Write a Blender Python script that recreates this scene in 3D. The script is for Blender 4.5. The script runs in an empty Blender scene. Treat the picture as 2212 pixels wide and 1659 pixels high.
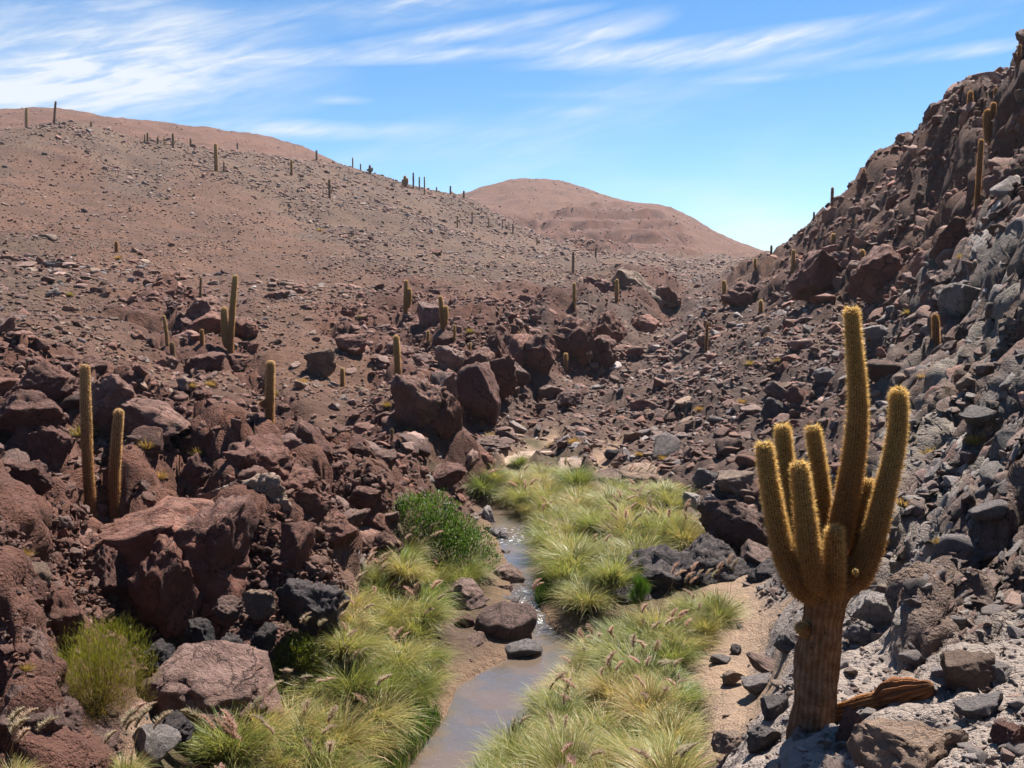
import bpy, math, random
import numpy as np
from mathutils import Vector, Matrix, Euler

# ------------------------------------------------------------------ camera, sky, sun, exposure
SC = bpy.context.scene
COL = SC.collection
FPX = 1005.0                      # focal length in pixels of a 1024 px wide picture
CAMZ = 8.0                        # eye height above the stream
PITCH = math.atan(84.0 / FPX)     # looking slightly down
cam_data = bpy.data.cameras.new('camera')
cam_data.sensor_width = 36.0
cam_data.lens = 36.0 * FPX / 1024.0
cam_data.clip_start = 0.1
cam_data.clip_end = 6000.0
cam = bpy.data.objects.new('camera', cam_data)
COL.objects.link(cam)
cam.location = (0, 0, CAMZ)
cam.rotation_euler = (math.pi / 2 - PITCH, 0, 0)
SC.camera = cam

SUN_AZ = math.radians(30)         # right of the viewing direction, ahead of the camera
SUN_EL = math.radians(59)
sun_data = bpy.data.lights.new('sun', 'SUN')
sun_data.energy = 5.0
sun_data.angle = math.radians(0.53)
sun_data.color = (1.0, 0.955, 0.88)
sun = bpy.data.objects.new('sun', sun_data)
COL.objects.link(sun)
sdir = Vector((math.sin(SUN_AZ) * math.cos(SUN_EL), math.cos(SUN_AZ) * math.cos(SUN_EL), math.sin(SUN_EL)))
sun.rotation_euler = sdir.to_track_quat('Z', 'Y').to_euler()
sun.location = sdir * 60

world = bpy.data.worlds.new('World')
SC.world = world
world.use_nodes = True
wt = world.node_tree
wt.nodes.clear()


class NT:
    """small helper to wire node trees"""
    def __init__(self, tree):
        self.t = tree

    def n(self, typ, **kw):
        nd = self.t.nodes.new(typ)
        for k, v in kw.items():
            setattr(nd, k, v)
        return nd

    def link(self, a, b):
        self.t.links.new(a, b)

    def put(self, sock, v):
        if isinstance(v, bpy.types.NodeSocket):
            self.link(v, sock)
        elif v is not None:
            sock.default_value = v

    def math(self, op, a, b=None, c=None, clamp=False):
        nd = self.n('ShaderNodeMath', operation=op, use_clamp=clamp)
        self.put(nd.inputs[0], a)
        if b is not None:
            self.put(nd.inputs[1], b)
        if c is not None:
            self.put(nd.inputs[2], c)
        return nd.outputs[0]

    def mix(self, fac, a, b, mode='MIX'):
        nd = self.n('ShaderNodeMix', data_type='RGBA', blend_type=mode)
        self.put(nd.inputs[0], fac)
        self.put(nd.inputs[6], a)
        self.put(nd.inputs[7], b)
        return nd.outputs[2]

    def noise(self, vec, scale, detail=4.0, rough=0.55, dist=0.0):
        nd = self.n('ShaderNodeTexNoise')
        nd.inputs['Scale'].default_value = scale
        nd.inputs['Detail'].default_value = detail
        nd.inputs['Roughness'].default_value = rough
        nd.inputs['Distortion'].default_value = dist
        if vec is not None:
            self.link(vec, nd.inputs['Vector'])
        return nd.outputs['Fac']

    def ramp(self, fac, lo, hi, a=0.0, b=1.0):
        nd = self.n('ShaderNodeMapRange', clamp=True, interpolation_type='SMOOTHSTEP')
        self.put(nd.inputs[0], fac)
        nd.inputs[1].default_value = lo
        nd.inputs[2].default_value = hi
        nd.inputs[3].default_value = a
        nd.inputs[4].default_value = b
        return nd.outputs[0]


def RGBA(c):
    return (c[0], c[1], c[2], 1.0)


def build_sky():
    N = NT(wt)
    sky = N.n('ShaderNodeTexSky', sky_type='NISHITA')
    sky.sun_disc = False
    sky.sun_elevation = SUN_EL
    sky.sun_rotation = SUN_AZ
    sky.altitude = 2600.0
    sky.air_density = 1.0
    sky.dust_density = 0.12
    sky.ozone_density = 1.6
    tc = N.n('ShaderNodeTexCoord')
    sep = N.n('ShaderNodeSeparateXYZ')
    N.link(tc.outputs['Generated'], sep.inputs[0])
    az = N.math('ARCTAN2', sep.outputs[0], sep.outputs[1])
    el = N.math('ARCSINE', sep.outputs[2])
    # wispy streak texture in azimuth / elevation: long thin fibres rising gently to the right
    def fibre(sa, se, tilt, scale, detail, rough, dist, off):
        c = N.n('ShaderNodeCombineXYZ')
        a1 = N.math('ADD', N.math('MULTIPLY', az, math.cos(tilt)), N.math('MULTIPLY', el, math.sin(tilt)))
        e1 = N.math('SUBTRACT', N.math('MULTIPLY', el, math.cos(tilt)), N.math('MULTIPLY', az, math.sin(tilt)))
        N.link(N.math('MULTIPLY', a1, sa), c.inputs[0])
        N.link(N.math('MULTIPLY', e1, se), c.inputs[1])
        c.inputs[2].default_value = off
        return N.noise(c.outputs[0], scale, detail, rough, dist)
    f1 = fibre(1.0, 5.0, 0.16, 5.0, 5.0, 0.62, 0.7, 1.3)
    f2 = fibre(1.0, 7.0, 0.28, 11.0, 4.0, 0.6, 0.5, 7.7)
    f3 = fibre(1.0, 3.2, 0.10, 2.2, 3.0, 0.55, 0.9, 4.1)
    fib = N.math('ADD', N.math('MULTIPLY', f1, 0.55), N.math('MULTIPLY', f2, 0.45))
    fibc = N.ramp(fib, 0.36, 0.66)
    # cloud bodies: (picture x, picture y in the 2212 px frame, half length px, half width px, tilt px rise per px, strength)
    bodies = [(170, 150, 340, 85, 0.02, 1.15), (330, 120, 230, 50, 0.05, 0.55), (60, 205, 260, 45, 0.1, 0.75), (330, 22, 150, 25, 0.15, 0.4),
              (560, 75, 330, 22, 0.12, 0.45), (860, 135, 290, 12, 0.05, 1.0), (985, 88, 210, 13, 0.16, 0.95),
              (1290, 88, 110, 22, 0.22, 0.85), (1270, 135, 130, 14, 0.1, 0.5), (1560, 112, 260, 18, 0.07, 1.0), (1480, 145, 160, 14, 0.06, 0.7),
              (1830, 118, 180, 12, 0.14, 0.6), (2010, 130, 200, 10, 0.05, 0.45), (2110, 122, 50, 9, 0.12, 0.5),
              (640, 288, 110, 16, 0.0, 0.8), (800, 290, 240, 13, 0.0, 0.35), (1235, 250, 60, 9, 0.02, 0.4), (740, 226, 50, 7, 0.0, 0.35),
              (1000, 18, 420, 16, 0.09, 0.45), (1640, 490, 130, 38, -0.1, 0.6), (1450, 425, 200, 25, 0.0, 0.25), (1900, 60, 300, 14, 0.1, 0.25),
              (1620, 182, 90, 7, 0.0, 0.35), (1240, 215, 120, 6, 0.0, 0.2)]
    pv = N.n('ShaderNodeCombineXYZ')
    N.link(az, pv.inputs[0])
    N.link(el, pv.inputs[1])
    total = None
    for (U, V, L, Wd, tilt, s) in bodies:
        u, v = U * 1024 / 2212, V * 1024 / 2212
        ca = math.atan((u - 512) / FPX)
        ce = math.atan((300 - v) / FPX * math.cos(ca))
        k = 1024 / 2212 / FPX * 1.7
        mp = N.n('ShaderNodeMapping', vector_type='TEXTURE')
        mp.inputs['Location'].default_value = (ca, ce, 0)
        mp.inputs['Rotation'].default_value = (0, 0, math.atan(tilt))
        mp.inputs['Scale'].default_value = (L * k, Wd * k, 1)
        N.link(pv.outputs[0], mp.inputs[0])
        gr = N.n('ShaderNodeTexGradient', gradient_type='SPHERICAL')
        N.link(mp.outputs[0], gr.inputs[0])
        g = gr.outputs['Fac']
        total = N.math('MULTIPLY', g, s) if total is None else N.math('MULTIPLY_ADD', g, s, total)
    # thin general cirrus all round the sky
    veil = N.math('MULTIPLY', N.ramp(f3, 0.52, 0.78), 0.35)
    total = N.math('ADD', total, veil)
    soft = N.math('MULTIPLY', total, N.math('ADD', N.math('MULTIPLY', fibc, 0.95), 0.22))
    alpha = N.math('MINIMUM', N.math('MULTIPLY', soft, 0.95), 0.93)
    hs = N.n('ShaderNodeHueSaturation')
    hs.inputs['Hue'].default_value = 0.497
    hs.inputs['Saturation'].default_value = 1.28
    hs.inputs['Value'].default_value = SKY_GAIN
    N.link(sky.outputs[0], hs.inputs['Color'])
    colr = N.mix(alpha, hs.outputs[0], CLOUD)
    bg = N.n('ShaderNodeBackground')
    bg.inputs['Strength'].default_value = SKY_STRENGTH
    N.link(colr, bg.inputs['Color'])
    out = N.n('ShaderNodeOutputWorld')
    N.link(bg.outputs[0], out.inputs['Surface'])


SKY_STRENGTH = 0.085
SKY_GAIN = 0.78
CLOUD = (4.4, 4.65, 4.9, 1.0)
build_sky()
SC.view_settings.view_transform = 'Standard'
SC.view_settings.look = 'None'
SC.view_settings.exposure = 1.25
SC.view_settings.gamma = 1.0
SC.view_settings.use_curve_mapping = False
SC.cycles.max_bounces = 6
SC.cycles.diffuse_bounces = 1
SC.cycles.glossy_bounces = 2
SC.cycles.transmission_bounces = 4
SC.cycles.transparent_max_bounces = 8
SC.cycles.use_denoising = True

# ------------------------------------------------------------------ projection helpers (photo coordinates: 2212 x 1659)
KS = 1024.0 / 2212.0
FBIG = FPX / KS
CP, SP = math.cos(PITCH), math.sin(PITCH)


def ray(U, V):
    """world direction through a photo point, scaled so that y = 1"""
    dx = (U * KS - 512.0) / FPX
    dv = -(V * KS - 384.0) / FPX
    d = Vector((dx, CP + dv * SP, -SP + dv * CP))
    return d / d.y


def at(U, V, Y):
    return Vector((0, 0, CAMZ)) + ray(U, V) * Y


def at_z(U, V, z):
    d = ray(U, V)
    return Vector((0, 0, CAMZ)) + d * ((z - CAMZ) / d.z)


def project(x, y, z):
    """world -> photo coordinates (numpy friendly)"""
    dz = z - CAMZ
    dep = y * CP - dz * SP
    up = y * SP + dz * CP
    dep = np.maximum(dep, 1e-3)
    return (512 + FPX * x / dep) / KS, (384 - FPX * up / dep) / KS


# ------------------------------------------------------------------ numpy noise
def _hash(ix, iy, iz, seed):
    h = (ix.astype(np.uint32) * np.uint32(374761393)) ^ (iy.astype(np.uint32) * np.uint32(668265263)) ^ (iz.astype(np.uint32) * np.uint32(2246822519)) ^ np.uint32((seed * 3266489917) & 0xffffffff)
    h ^= h >> np.uint32(15)
    h *= np.uint32(2654435761)
    h ^= h >> np.uint32(13)
    h *= np.uint32(1274126177)
    h ^= h >> np.uint32(16)
    return h


_G = np.array([[1, 1, 0], [-1, 1, 0], [1, -1, 0], [-1, -1, 0], [1, 0, 1], [-1, 0, 1], [1, 0, -1], [-1, 0, -1],
               [0, 1, 1], [0, -1, 1], [0, 1, -1], [0, -1, -1], [1, 1, 0], [-1, 1, 0], [0, -1, 1], [0, -1, -1]], dtype=np.float32)


def perlin(p, seed=0):
    p = np.asarray(p, dtype=np.float32)
    i = np.floor(p).astype(np.int64)
    f = p - i
    w = f * f * f * (f * (f * 6 - 15) + 10)
    out = np.zeros(len(p), dtype=np.float32)
    for cx in (0, 1):
        wx = w[:, 0] if cx else 1 - w[:, 0]
        for cy in (0, 1):
            wy = w[:, 1] if cy else 1 - w[:, 1]
            for cz in (0, 1):
                wz = w[:, 2] if cz else 1 - w[:, 2]
                g = _G[_hash(i[:, 0] + cx, i[:, 1] + cy, i[:, 2] + cz, seed) & np.uint32(15)]
                out += wx * wy * wz * (g[:, 0] * (f[:, 0] - cx) + g[:, 1] * (f[:, 1] - cy) + g[:, 2] * (f[:, 2] - cz))
    return out


def fbm(p, octaves=4, seed=0, gain=0.5, lac=2.03):
    p = np.asarray(p, dtype=np.float32)
    out = np.zeros(len(p), dtype=np.float32)
    a = 1.0
    for k in range(octaves):
        out += a * perlin(p * (lac ** k), seed + 17 * k)
        a *= gain
    return out


def cells2(p, seed=0):
    """2-D cellular noise: distance to nearest, to second nearest, random value and offset of the nearest cell"""
    p = np.asarray(p, dtype=np.float32)
    i = np.floor(p).astype(np.int64)
    n = len(p)
    d1 = np.full(n, 9.0, np.float32)
    d2 = np.full(n, 9.0, np.float32)
    val = np.zeros(n, np.float32)
    ox = np.zeros(n, np.float32)
    oy = np.zeros(n, np.float32)
    zero = np.zeros(n, np.int64)
    for a in (-1, 0, 1):
        for b in (-1, 0, 1):
            h = _hash(i[:, 0] + a, i[:, 1] + b, zero, seed)
            px = i[:, 0] + a + (h & np.uint32(1023)) / 1023.0
            py = i[:, 1] + b + ((h >> np.uint32(10)) & np.uint32(1023)) / 1023.0
            ex, ey = p[:, 0] - px, p[:, 1] - py
            d = np.sqrt(ex * ex + ey * ey).astype(np.float32)
            near = d < d1
            d2 = np.where(near, d1, np.minimum(d2, d))
            val = np.where(near, ((h >> np.uint32(20)) & np.uint32(1023)) / 1023.0, val).astype(np.float32)
            ox = np.where(near, ex, ox)
            oy = np.where(near, ey, oy)
            d1 = np.where(near, d, d1)
    return d1, d2, val, ox, oy


def smooth(a, b, x):
    t = np.clip((x - a) / (b - a), 0, 1)
    return t * t * (3 - 2 * t)


# ------------------------------------------------------------------ mesh and object helpers
def mesh_np(name, verts, faces, mat=None, cols=None, smooth_shade=True):
    """verts (n,3); faces (m,3) or (m,4) int array"""
    verts = np.asarray(verts, dtype=np.float32)
    faces = np.asarray(faces, dtype=np.int32)
    me = bpy.data.meshes.new(name)
    k = faces.shape[1]
    me.vertices.add(len(verts))
    me.vertices.foreach_set('co', verts.ravel())
    me.loops.add(faces.size)
    me.loops.foreach_set('vertex_index', faces.ravel())
    me.polygons.add(len(faces))
    me.polygons.foreach_set('loop_start', np.arange(0, faces.size, k, dtype=np.int32))
    me.polygons.foreach_set('loop_total', np.full(len(faces), k, dtype=np.int32))
    me.polygons.foreach_set('use_smooth', np.full(len(faces), smooth_shade, dtype=bool))
    if cols is not None:
        c = np.ones((len(verts), 4), dtype=np.float32)
        c[:, :3] = np.asarray(cols)[:, :3]
        ca = me.color_attributes.new('Col', 'FLOAT_COLOR', 'POINT')
        ca.data.foreach_set('color', c.ravel())
    if mat is not None:
        me.materials.append(mat)
    me.update(calc_edges=True)
    return me


def obj(name, me, parent=None, loc=None, rot=None, scale=None):
    o = bpy.data.objects.new(name, me)
    COL.objects.link(o)
    if parent is not None:
        o.parent = parent
    if loc is not None:
        o.location = loc
    if rot is not None:
        o.rotation_euler = rot
    if scale is not None:
        o.scale = scale
    return o


def tag(o, label=None, cat=None, group=None, kind=None):
    if label:
        o['label'] = label
    if cat:
        o['category'] = cat
    if group:
        o['group'] = group
    if kind:
        o['kind'] = kind
    return o


def material(name):
    m = bpy.data.materials.new(name)
    m.use_nodes = True
    m.node_tree.nodes.clear()
    N = NT(m.node_tree)
    out = N.n('ShaderNodeOutputMaterial')
    return m, N, out

# ------------------------------------------------------------------ terrain: control points seen in the photograph
# zone: (soil colour, roughness, block amount, slab amount, rock density)
ZONES = {
    'sand':  ((0.66, 0.45, 0.305), 0.02, 0.0, 0.0, 0.02),
    'bar':   ((0.25, 0.165, 0.115), 0.02, 0.0, 0.0, 0.02),
    'soil':  ((0.272, 0.148, 0.100), 0.36, 0.14, 0.0, 1.1),
    'gray':  ((0.250, 0.155, 0.110), 0.45, 0.25, 0.0, 1.1),
    'bluff': ((0.245, 0.118, 0.086), 1.0, 1.0, 0.0, 1.2),
    'talus': ((0.235, 0.150, 0.118), 0.8, 0.5, 0.0, 1.5),
    'rcl':   ((0.225, 0.118, 0.084), 1.2, 1.5, 0.25, 1.5),
    'gc':    ((0.400, 0.345, 0.300), 1.0, 0.4, 1.0, 1.4),
    'scree': ((0.500, 0.420, 0.375), 0.4, 0.2, 0.15, 1.0),
    'far':   ((0.275, 0.135, 0.090), 0.5, 0.1, 0.0, 0.6),
    'farc':  ((0.260, 0.120, 0.085), 1.2, 0.9, 0.0, 1.2),
    'grass': ((0.190, 0.150, 0.075), 0.10, 0.0, 0.0, 0.03),
}
ALB = 0.50
ZONES = {k: (tuple(q * ALB for q in v[0]),) + v[1:] for k, v in ZONES.items()}
ZN = list(ZONES)
CTRL = []


def c(U, V, Y, zone):
    p = at(U, V, Y)
    CTRL.append((p.x, p.y, p.z, zone))


def cz(U, V, z, zone):
    p = at_z(U, V, z)
    CTRL.append((p.x, p.y, p.z, zone))


def cw(az, r, z, zone):
    CTRL.append((r * math.sin(az), r * math.cos(az), z, zone))


# valley floor
for a in [(700, 1640, .6, 'grass'), (1300, 1620, .5, 'grass'), (1480, 1640, .8, 'grass'), (1100, 1600, .25, 'grass'), (850, 1400, .7, 'grass'),
          (1000, 1470, .2, 'bar'), (1400, 1450, .6, 'grass'), (1500, 1330, .8, 'grass'), (1620, 1320, 1.0, 'sand'), (1600, 1500, 1.1, 'sand'),
          (1640, 1420, 1.1, 'sand'), (1650, 1445, 1.2, 'sand'), (1635, 1520, 1.35, 'sand'), (1580, 1290, .95, 'sand'), (1570, 1345, .95, 'sand'), (1600, 1385, 1.0, 'sand'), (1570, 1470, 1.0, 'sand'), (1570, 1540, 1.2, 'sand'), (1625, 1360, 1.1, 'sand'), (1640, 1290, 1.1, 'sand'), (1610, 1545, 1.3, 'sand'), (1590, 1580, 1.4, 'sand'), (900, 1250, .8, 'grass'), (1000, 1150, .9, 'grass'), (950, 1080, 1.3, 'grass'),
          (1250, 1250, .75, 'grass'), (1350, 1150, .7, 'grass'), (1200, 1080, .7, 'grass'), (1350, 1080, .8, 'grass'), (1450, 1150, .9, 'grass'),
          (1120, 1025, .7, 'grass'), (1150, 992, .9, 'sand'), (1350, 1012, .95, 'sand'), (1050, 965, 1.1, 'talus'), (1120, 966, 1.1, 'talus'), (1220, 972, 1.1, 'talus'), (1290, 985, 1.1, 'talus'), (1420, 1000, 1.1, 'talus'), (1000, 995, .9, 'talus'), (1240, 1015, .9, 'grass'), (1170, 1012, .85, 'grass'), (1060, 1010, .85, 'grass'), (1440, 1060, .9, 'talus'),
          (760, 1340, .8, 'sand'), (1560, 1400, .95, 'sand'), (1180, 1400, .1, 'grass')]:
    cz(*a)
for a in [(0, 1659, 12, 'bluff'), (150, 1659, 12.5, 'bluff'), (400, 1640, 15, 'grass'), (500, 1560, 16.5, 'soil'), (300, 1540, 15, 'sand'),
          (200, 1500, 15, 'soil'), (50, 1480, 12.5, 'bluff'), (0, 1210, 14, 'bluff'), (60, 1300, 14.5, 'bluff'),
          (150, 1380, 17.5, 'bluff'), (300, 1370, 20.0, 'bluff'), (430, 1380, 20.0, 'bluff'), (600, 1380, 19.4, 'bluff'), (720, 1360, 19, 'grass'),
          (70, 1130, 19.4, 'bluff'), (300, 1128, 21.3, 'bluff'), (480, 1125, 21.4, 'bluff'), (160, 1130, 20.4, 'bluff'), (300, 1300, 20.6, 'bluff'), (480, 1300, 20.6, 'bluff'),
          (620, 1105, 23.5, 'bluff'), (600, 1280, 20.5, 'bluff'), (750, 1250, 22, 'bluff'), (850, 1160, 26, 'bluff'), (740, 1130, 25, 'bluff'),
          (200, 1098, 22.2, 'bluff'), (400, 1050, 24, 'bluff'), (700, 1050, 28, 'bluff'), (900, 1010, 33, 'bluff'), (985, 1005, 37, 'bluff'),
          (100, 900, 27, 'bluff'), (0, 870, 26, 'bluff'), (60, 800, 32, 'bluff'), (250, 900, 29, 'bluff'), (330, 960, 27, 'bluff'), (450, 900, 34, 'soil'),
          (580, 952, 37, 'bluff'), (700, 900, 42, 'soil'), (850, 950, 41, 'bluff'), (900, 870, 47, 'bluff'), (940, 945, 43, 'bluff'),
          (970, 970, 47, 'talus'), (0, 1000, 21, 'bluff'),
          (0, 700, 45, 'soil'), (150, 720, 45, 'soil'), (300, 800, 42, 'soil'), (450, 800, 44, 'soil'), (650, 820, 46, 'soil'), (800, 830, 49, 'soil'),
          (500, 770, 50, 'bluff'), (400, 700, 56, 'bluff'), (600, 700, 60, 'soil'), (800, 700, 64, 'bluff'), (0, 620, 60, 'gray'),
          (0, 560, 75, 'gray'), (250, 600, 72, 'soil'), (500, 620, 76, 'soil'), (750, 620, 84, 'soil'), (900, 640, 82, 'bluff'),
          (1000, 690, 76, 'bluff'), (880, 760, 58, 'bluff'), (1060, 900, 55, 'talus'), 
          (930, 945, 47, 'bluff'), (1000, 935, 51, 'talus'), (930, 850, 49.5, 'bluff'), (1000, 800, 55.5, 'bluff'), (1060, 770, 60, 'bluff'), (1130, 730, 68, 'bluff'), (1200, 690, 82, 'bluff'), (1290, 648, 99, 'bluff'), (1290, 762, 92, 'talus'), (1370, 605, 118, 'bluff'), (1450, 622, 130, 'bluff'), (1130, 850, 63, 'talus'), (1100, 720, 78, 'bluff'), (1200, 790, 80, 'talus'), (1200, 680, 95, 'bluff'),
          (1250, 640, 110, 'bluff'), (1320, 725, 100, 'talus'), (1370, 722, 108, 'talus'), (1440, 690, 122, 'talus'), (1500, 645, 145, 'talus'),
          (0, 450, 105, 'soil'), (150, 480, 108, 'soil'), (300, 480, 115, 'soil'), (450, 560, 100, 'soil'), (600, 520, 125, 'soil'), (750, 500, 150, 'gray'), (900, 560, 130, 'gray'), (1100, 590, 135, 'gray'), (1250, 600, 145, 'gray'),
          (1350, 590, 165, 'gray'), (1450, 590, 190, 'gray'), (150, 390, 140, 'soil'), (0, 400, 125, 'soil'),
          (0, 325, 150, 'gray'), (100, 270, 185, 'gray'), (170, 270, 188, 'gray'), (250, 298, 195, 'gray'), (400, 318, 205, 'gray'), (550, 335, 222, 'gray'), (700, 352, 240, 'gray'),
          (800, 380, 255, 'gray'), (900, 408, 275, 'gray'), (1000, 425, 300, 'gray'), (1060, 455, 300, 'gray'), (1130, 495, 285, 'gray'), (1200, 535, 265, 'gray'), (1300, 562, 240, 'gray'),
          (300, 380, 155, 'gray'), (600, 420, 170, 'gray'), (900, 470, 195, 'gray'), (1100, 530, 210, 'gray'), (450, 440, 140, 'soil'),
          # behind the grey ridge
          (0, 318, 230, 'far'), (100, 310, 250, 'far'), (250, 330, 260, 'far'), (400, 350, 280, 'far'), (700, 378, 320, 'far'), (900, 435, 360, 'far'), (1000, 455, 390, 'far'), (1100, 500, 370, 'far'),
          (0, 240, 450, 'far'), (75, 236, 450, 'far'), (150, 241, 450, 'far'), (300, 262, 450, 'far'), (400, 275, 450, 'far'), (500, 284, 450, 'far'), (600, 303, 450, 'far'), (660, 322, 450, 'far'), (720, 350, 450, 'far'),
          (800, 395, 450, 'far'), (900, 445, 450, 'far'), (0, 285, 330, 'far'), (200, 285, 340, 'far'), (350, 300, 345, 'far'), (550, 322, 370, 'far'),
          (0, 268, 620, 'far'), (300, 295, 620, 'far'), (600, 350, 620, 'far'), (800, 420, 620, 'far'),
          # far dome
          (900, 445, 640, 'far'), (1000, 420, 640, 'far'), (1060, 401, 640, 'far'), (1100, 393, 640, 'far'), (1150, 389, 640, 'far'), (1200, 392, 640, 'far'), (1250, 405, 640, 'far'), (1300, 425, 630, 'far'),
          (1350, 436, 610, 'far'), (1400, 443, 590, 'far'), (1450, 449, 570, 'far'), (1500, 476, 570, 'far'), (1550, 505, 580, 'far'), (1600, 528, 600, 'far'), (1640, 543, 620, 'far'), (1750, 575, 640, 'far'),
          (1100, 440, 540, 'far'), (1250, 448, 540, 'far'), (1380, 462, 500, 'farc'), (1100, 480, 470, 'farc'), (1250, 485, 460, 'farc'), (1150, 520, 400, 'farc'), (1300, 545, 340, 'farc'), (1450, 510, 430, 'farc'), (1450, 562, 290, 'gray'), (1550, 568, 300, 'gray'), (1600, 562, 350, 'gray'), (1540, 540, 430, 'far'),
          (1150, 440, 950, 'far'), (1500, 520, 950, 'far'), (600, 420, 950, 'far'), (0, 330, 950, 'far'), (1900, 600, 950, 'far'),
          # right spur skyline
          (2212, 62, 55, 'rcl'), (2165, 165, 57, 'rcl'), (2100, 209, 62, 'rcl'), (2060, 229, 66, 'rcl'), (2000, 259, 72, 'rcl'), (1975, 304, 77, 'rcl'), (1900, 361, 85, 'rcl'),
          (1840, 384, 92, 'rcl'), (1790, 442, 100, 'rcl'), (1735, 506, 110, 'rcl'), (1690, 537, 118, 'rcl'), (1640, 564, 128, 'rcl'), (1580, 597, 138, 'rcl'),
          (2212, 150, 72, 'rcl'), (2060, 260, 88, 'rcl'), (1900, 390, 110, 'rcl'), (1790, 470, 130, 'rcl'), (1690, 560, 150, 'rcl'), (1640, 590, 170, 'rcl'), (1580, 605, 185, 'gray'),
          # right slope
          (1560, 640, 120, 'talus'), (1500, 720, 90, 'talus'), (1600, 700, 85, 'talus'), (1700, 640, 85, 'rcl'), (1850, 600, 70, 'rcl'), (1900, 480, 78, 'rcl'), (2050, 400, 62, 'rcl'),
          (2150, 300, 58, 'rcl'), (2100, 470, 52, 'rcl'), (2212, 430, 44, 'rcl'), (2000, 570, 50, 'rcl'), (1850, 720, 55, 'talus'), (1700, 780, 58, 'talus'), (1550, 800, 66, 'talus'), (1400, 820, 72, 'talus'),
          (1300, 860, 66, 'talus'), (1350, 930, 54, 'talus'), (1500, 920, 50, 'talus'), (1650, 900, 45, 'talus'), (1800, 850, 40, 'talus'), (1900, 750, 42, 'talus'), (2050, 690, 36, 'gc'),
          (2212, 600, 28, 'gc'), (2100, 850, 26, 'gc'), (2212, 850, 20, 'gc'), (1950, 900, 28, 'gc'), (1850, 1000, 28, 'talus'), (1600, 1010, 37, 'talus'), (1480, 1030, 39, 'talus'), (1560, 1120, 30, 'talus'), (1690, 1120, 28, 'talus'), (1700, 1230, 24, 'talus'), (1660, 1290, 22.5, 'scree'),
          (1900, 1150, 19, 'gc'), (2100, 1100, 16.5, 'gc'), (2212, 1100, 13.5, 'gc'), (1950, 1300, 14.5, 'scree'), (2100, 1300, 12.2, 'gc'), (2212, 1300, 10.8, 'gc'), (2212, 1420, 9.4, 'scree'), (1880, 1400, 13, 'scree'),
          (1720, 1350, 17.2, 'scree'), (1690, 1480, 14.0, 'scree'), (1620, 1600, 12.0, 'scree'), (1756, 1588, 9.4, 'scree'), (1620, 1652, 10, 'scree'), (1900, 1560, 9.2, 'scree'), (2100, 1600, 7.6, 'scree'), (2212, 1640, 6.7, 'scree'), (1760, 1659, 8.3, 'scree'), (1690, 1570, 10.4, 'scree'), (1850, 1480, 11, 'scree')]:
    c(*a)
# ground in front of and beside the frame
for az, r, z, zn in [(0, 2.2, 6.2, 'scree'), (-.3, 2.5, 6.0, 'scree'), (.35, 2.5, 6.3, 'scree'), (-.3, 7, 3.0, 'bluff'), (0, 7, 2.4, 'scree'), (.12, 10, 1.7, 'scree'), (-.15, 12, .9, 'grass'), (0, 13, .6, 'grass'),
                     (-.45, 6, 4.0, 'bluff'), (-.7, 3, 6.0, 'bluff'), (-1.0, 3, 6.2, 'bluff'), (.8, 3, 6.4, 'scree'), (1.1, 3, 6.6, 'scree'), (.9, 6, 6.5, 'gc'), (.9, 12, 8.5, 'gc'), (.8, 20, 11.5, 'gc'),
                     (.75, 35, 17, 'rcl'), (.75, 55, 25, 'rcl'), (.75, 80, 26, 'rcl'), (.75, 150, 24, 'rcl'), (.75, 400, 45, 'far'), (.75, 900, 40, 'far'),
                     (-.8, 8, 4.5, 'bluff'), (-.8, 14, 5.0, 'bluff'), (-.8, 25, 6.5, 'bluff'), (-.8, 45, 9, 'soil'), (-.8, 80, 17, 'soil'), (-.8, 140, 33, 'gray'), (-.8, 190, 46, 'gray'), (-.8, 260, 48, 'far'), (-.8, 450, 95, 'far'), (-.8, 900, 60, 'far')]:
    cw(az, r, z, zn)
CT = np.array([(a, b, d) for a, b, d, _ in CTRL], dtype=np.float64)
CZI = np.array([ZN.index(z) for *_, z in CTRL])
AZS = 4.0


def dom(x, y):
    r = np.sqrt(x * x + y * y)
    return np.stack([np.arctan2(x, y) * AZS, np.log(r)], 1), r


Qc, Rc = dom(CT[:, 0], CT[:, 1])
Ec = (CT[:, 2] - CAMZ) / Rc


def kern(d2):
    return np.sqrt(d2 + 0.06 ** 2)


_n = len(Qc)
_D = ((Qc[:, None, :] - Qc[None, :, :]) ** 2).sum(2)
_A = np.zeros((_n + 3, _n + 3))
_A[:_n, :_n] = kern(_D) - np.eye(_n) * 0.004
_A[:_n, _n] = _A[_n, :_n] = 1
_A[:_n, _n + 1:] = Qc
_A[_n + 1:, :_n] = Qc.T
_w = np.linalg.solve(_A, np.concatenate([Ec, np.zeros(3)]))


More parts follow.
